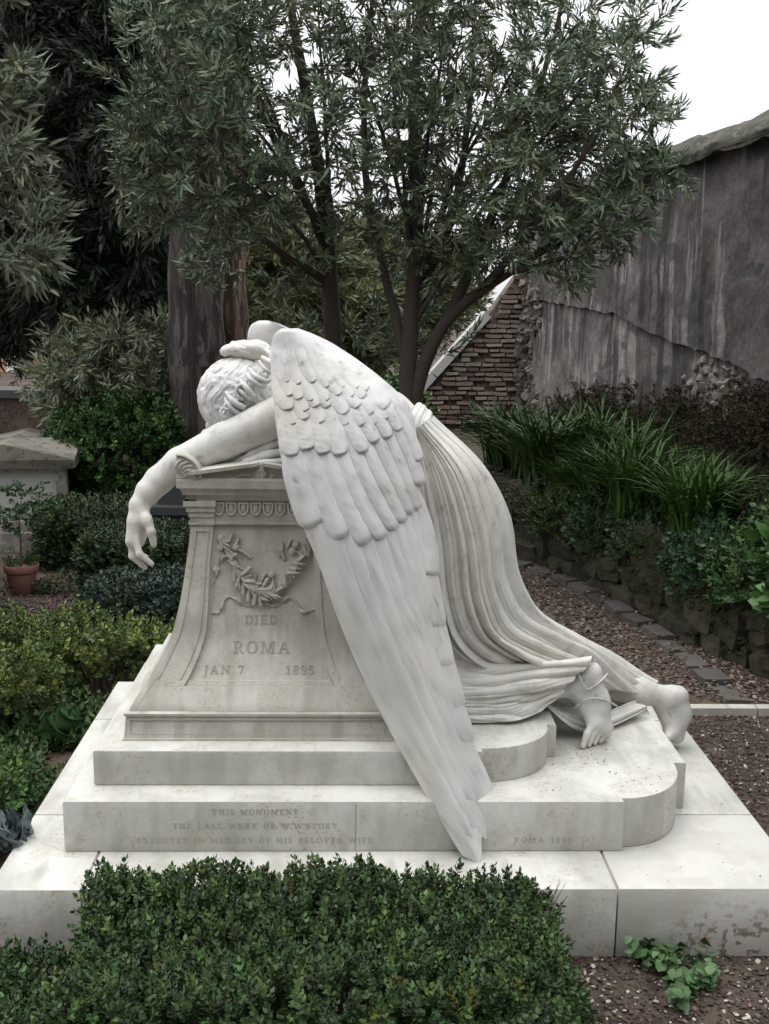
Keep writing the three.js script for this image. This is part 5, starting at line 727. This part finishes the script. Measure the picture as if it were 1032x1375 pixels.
// ---------------------------------------------------------------- trees
{
  const z = -6.5, P = (a, b, dz = 0) => at(a, b, z + dz), G = (a, dz = 0) => groundAt(a, 780, z + dz);
  const st = [[[G(535), P(545, 560), P(552, 430), P(560, 320), P(556, 200, 0.1), P(560, 80), P(572, -60, -0.2)], 0.062, 0.018],
    [[G(545), P(556, 540), P(600, 432, 0.1), P(680, 368, 0.2), P(780, 306, 0.25), P(880, 236, 0.3)], 0.055, 0.010],
    [[G(430, -0.3), P(446, 560, -0.3), P(447, 430, -0.3), P(440, 330, -0.2), P(424, 200, -0.1), P(400, 60), P(380, -70)], 0.072, 0.018],
    [[P(546, 490), P(520, 380, -0.2), P(494, 260, -0.4), P(490, 120, -0.5), P(505, -40, -0.5)], 0.034, 0.012],
    [[P(600, 432, 0.1), P(648, 320, 0.1), P(700, 190), P(742, 60, -0.1), P(770, -60, -0.1)], 0.034, 0.008],
    [[P(443, 380, -0.3), P(372, 335, -0.1), P(300, 262, 0.1), P(222, 190, 0.3)], 0.030, 0.008],
    [[P(560, 400), P(610, 280, -0.3), P(632, 130, -0.4), P(640, -30, -0.4)], 0.030, 0.010],
    [[P(444, 340, -0.2), P(380, 210, 0.2), P(330, 90, 0.3), P(300, -50, 0.3)], 0.028, 0.008],
    [[P(640, 395, 0.15), P(730, 290, 0.4), P(800, 180, 0.5), P(850, 70, 0.5)], 0.024, 0.006],
    [[P(680, 368, 0.2), P(760, 345, 0.4), P(850, 322, 0.5)], 0.018, 0.005]];
  const rs = rngOf(607); for (let i = 0; i < 16; i++) { const k = i / 15, x1 = lerp(210, 840, k) + 40 * (rs() - 0.5), y1 = lerp(60, -40, Math.sin(k * PI)) + 60 * rs(), b = [k < 0.4 ? 446 : 556, k < 0.4 ? 400 - 60 * rs() : 440 - 90 * rs()], dz = 1.0 * (rs() - 0.5); st.push([[P(b[0], b[1], k < 0.4 ? -0.3 : 0), P(lerp(b[0], x1, 0.35), lerp(b[1], y1, 0.42), dz * 0.5), P(lerp(b[0], x1, 0.75), lerp(b[1], y1, 0.75), dz), P(x1, y1, dz)], 0.017, 0.004, 5]); }
  const lb = [lobe(290, 110, z + 0.3, 150, 200, 0.7), lobe(470, 70, z, 190, 230, 0.8), lobe(640, 110, z, 170, 210, 0.8), lobe(770, 190, z + 0.3, 130, 150, 0.7), lobe(235, 225, z + 0.4, 95, 110, 0.4), lobe(270, 60, z + 0.4, 80, 90, 0.4, 6), lobe(285, 360, z - 0.2, 60, 45, 0.3, 2), lobe(330, 270, z + 0.2, 70, 70, 0.4, 4), lobe(700, 320, z + 0.3, 150, 70, 0.5), lobe(850, 235, z + 0.4, 80, 70, 0.3), lobe(830, 70, z + 0.3, 75, 110, 0.4, 4.0), lobe(590, 320, z, 90, 80, 0.4, 4.5), lobe(470, 300, z, 80, 70, 0.5, 3), lobe(800, 330, z + 0.4, 80, 45, 0.3, 2.5), lobe(560, 450, z - 0.3, 90, 60, 0.3, 2.2), lobe(400, 420, z - 0.3, 70, 60, 0.3, 1.6)];
  crownTree('oleander_tree', 'many-stemmed oleander tree with narrow leaves behind the statue', 'tree', st, lb, 1500, oleander, M.olean, 601, { per: 4, tip: 0.62, droop: 0.15, leafSize: 0.78 });
}
{ // oleander reaching in from the edge
  const z = -5.2, P = (a, b, dz = 0) => at(a, b, z + dz);
  crownTree('oleander_shrub', 'grey-green oleander shrub with long leaves before the dark conifer', 'shrub', [[[groundAt(-110, 800, z), P(-100, 500), P(-60, 330), P(-20, 180), P(10, 60)], 0.035, 0.008], [[P(-100, 500), P(-60, 420), P(10, 340)], 0.02, 0.005]], [lobe(-30, 160, z, 90, 110, 0.35), lobe(-20, 320, z, 100, 100, 0.35), lobe(-60, 20, z, 70, 80, 0.3, 5)], 120, oleander, M.oleanGrey, 611, { per: 4 });
}
{ // great conifer trunk and its neighbour
  const z = -8, P = (a, b, dz = 0) => at(a, b, z + dz);
  const bark = texture(512, (u, v) => { const a = fbm(u * 24, v * 5, 3, 4, 24), b = fbm(u * 70, v * 20, 6, 3, 70); let q = mix3([0.04, 0.034, 0.028], [0.12, 0.10, 0.085], step(0.42, 0.66, a)); return mix3(q, [0.2, 0.18, 0.16], 0.5 * step(0.6, 0.75, b)); });
  const barkBump = texture(512, (u, v) => { const a = fbm(u * 24, v * 5, 3, 4, 24); return [a, a, a]; }, false);
  const bm = mat({ map: bark, color: new THREE.Color(0.85, 0.86, 0.9), bumpMap: barkBump, bumpScale: 0.03, roughness: 0.95 }), bm2 = mat({ map: bark, color: new THREE.Color(1.5, 1.2, 1.08), bumpMap: barkBump, bumpScale: 0.03, roughness: 0.95 });
  const trunkT = (label, name, pts, r0, r1, m, lobes, n, leafM, seed, z0) => { const t = thing(name, label, 'tree'); const c = spline(pts, 40), g = tube(c, c.map((_, i) => lerp(r0, r1, i / 40) * (1 + 0.05 * Math.sin(i * 1.3))), 20); const p = g.attributes.position; for (let i = 0; i < p.count; i++) p.setXYZ(i, p.getX(i) + 0.03 * (noise3(p.getX(i) * 14, p.getY(i) * 2, p.getZ(i) * 14) - 0.5), p.getY(i), p.getZ(i) + 0.03 * (noise3(p.getX(i) * 14, p.getY(i) * 2, p.getZ(i) * 14 + 9) - 0.5)); g.computeVertexNormals(); part('trunk', g, m, t); crownTree('', '', '', lobes.length ? [[[c[24], c[32], c[40]], r1, r1 * 0.7]] : [], lobes, n, needleSprigs, leafM, seed, { per: 5, leafSize: 1.25, parent: t, twigR: 0.008, bendUp: -0.05, droop: -0.1, tip: 0.8 }); return t; };
  trunkT('massive dark conifer with a thick ridged trunk behind the bowed head', 'conifer_tree', [groundAt(268, 780, z), P(268, 560), P(264, 420), P(262, 260), P(258, 100), P(250, -120), P(250, -500)], 0.235, 0.14, bm, [lobe(60, 60, z - 1.0, 150, 150, 1.2), lobe(150, 250, z - 0.9, 130, 150, 1.0), lobe(40, 320, z - 1.0, 120, 100, 0.9), lobe(190, 60, z - 1.0, 120, 130, 0.8), lobe(150, 380, z - 0.8, 95, 40, 0.6, 8), lobe(270, 120, z - 1.2, 60, 150, 0.7, 5), lobe(20, 440, z - 1.5, 60, 30, 0.5, 2)], 1500, M.conifer, 621);
  trunkT('slimmer reddish tree trunk just beyond the massive conifer', 'pine_tree', [groundAt(315, 780, z - 0.8), at(315, 520, z - 0.8), at(312, 350, z - 0.8), at(306, 150, z - 0.8), at(300, -200, z - 0.8)], 0.12, 0.10, bm2, [lobe(310, -90, z - 0.8, 90, 60, 0.9, 10)], 60, M.conifer, 631);
}
{ // grey-green shrub over the round bush, trees and shrubs farther off
  const P = (a, b, z) => at(a, b, z);
  crownTree('grey_shrub', 'tall loose grey-green shrub above the round bush', 'shrub', [[[groundAt(150, 700, -8.3), P(150, 600, -8.3), P(160, 500, -8.3), P(170, 440, -8.3)], 0.04, 0.012], [[groundAt(165, 700, -8.3), P(120, 560, -8.3), P(90, 480, -8.3)], 0.03, 0.01], [[P(150, 600, -8.3), P(200, 530, -8.3), P(225, 460, -8.3)], 0.03, 0.01]], [lobe(150, 490, -8.3, 105, 65, 0.5), lobe(100, 520, -8.3, 60, 45, 0.4), lobe(210, 520, -8.3, 50, 60, 0.4), lobe(185, 450, -8.3, 55, 30, 0.4)], 330, oleander, leafMat(0.21, 0.235, 0.15, 0.6), 641, { per: 4, leafSize: 0.9 });
  const far = [['yellow-green tree glimpsed between the oleander stems', -15, [[400, 400, 90, 90], [360, 330, 60, 60], [480, 430, 60, 60]], M.farTree, 420, 300], ['pale olive tree seen left of the slanting coping', -17, [[520, 420, 80, 80], [590, 390, 60, 60], [500, 330, 60, 50]], M.farTree, 540, 260], ['dark tree closing the view beyond the garden shrubs', -16, [[330, 480, 80, 70], [420, 500, 90, 50], [240, 480, 50, 70]], M.farDark, 330, 300], ['dark thicket tree far behind the grey-green shrub', -17, [[60, 430, 120, 60], [170, 380, 120, 90], [-80, 400, 100, 120]], M.conifer, 90, 300]];
  far.forEach(([label, z, ls, m, tx, n], i) => crownTree('distant_tree', label, 'tree', [[[groundAt(tx, 600, z), P(tx, 480, z), P(tx + 5, 380, z)], 0.12, 0.05]], ls.map(([a, b, c, d]) => lobe(a, b, z, c, d, 0.8)), n, needleSprigs, m, 651 + i * 10, { per: 5, leafSize: 1.9 }));
  clipped('low_bush', 'green bush below the slanting coping behind the wing', 'bush', [-0.6, 0.75, 0, 0.75, -12.6, -11.8], 1500, roundSprigs, M.bushLeaf, 701, { rough: 0.2, size: 2.0, round: 0.6, depth: 0.2 });
  // far low wall and a warm painted building beyond it
  const w = thing('low_wall', 'dark low boundary wall behind the tombs', 'wall'); part('wall_face', boxUV(box(-9, -1.6, 0, 0.72, -11.4, -11.0)), mat({ map: S(soilTex, 0.8), color: new THREE.Color(1.3, 1.35, 1.4), roughness: 0.95 }), w); part('wall_cap', boxUV(box(-9, -1.58, 0.7205, 0.80, -11.45, -10.95)), white(0.07, 0.07, 0.068), w);
  const bz = -26, b0 = P(-30, 545, bz), b1 = P(75, 470, bz), b = thing('far_building', 'orange painted building with pale pilaster beyond the low wall', 'building');
  part('wall', boxUV(box(b0.x - 3, b1.x, 0, 2.6, bz - 3, bz)), white(0.55, 0.33, 0.17), b); const c0 = P(12, 530, bz), c1 = P(29, 530, bz); part('pilaster', boxUV(box(c0.x, c1.x, 0, 2.6, bz + 0.0, bz + 0.12)), white(0.72, 0.72, 0.70), b); part('roof', boxUV(box(b0.x - 3.2, b1.x + 0.2, 2.6, 2.8, bz - 3.2, bz + 0.25)), white(0.3, 0.16, 0.11), b);
  for (const px of [-8, 50]) { const q = P(px, 520, bz); part('window', box(q.x - 0.3, q.x + 0.3, 1.0, 2.0, bz - 0.05, bz + 0.02), white(0.06, 0.06, 0.07), b); }
}
{ // tall cypresses standing behind the viewpoint; they keep the low sky off the front of the monument
  [[-4.6, 3.4, 8.5], [-2.3, 4.6, 9.5], [0.1, 5.2, 9.0], [2.5, 4.7, 9.5], [4.8, 3.6, 8.5]].forEach(([x, z, h], i) => crownTree('cypress_tree', 'tall dark cypress standing opposite the front of the monument', 'tree', [[[V(x, 0, z), V(x, h * 0.4, z), V(x, h * 0.75, z), V(x, h * 0.97, z)], 0.16, 0.03]], [{ c: V(x, h * 0.32, z), r: V(1.05, h * 0.30, 1.05), w: 3 }, { c: V(x, h * 0.66, z), r: V(0.75, h * 0.34, 0.75), w: 2 }], 330, needleSprigs, M.conifer, 800 + i * 7, { per: 5, leafSize: 2.8, bendUp: 0.3, group: 'cypresses opposite the monument' }));
}
console.log('trees');
renderer.render(scene, camera);
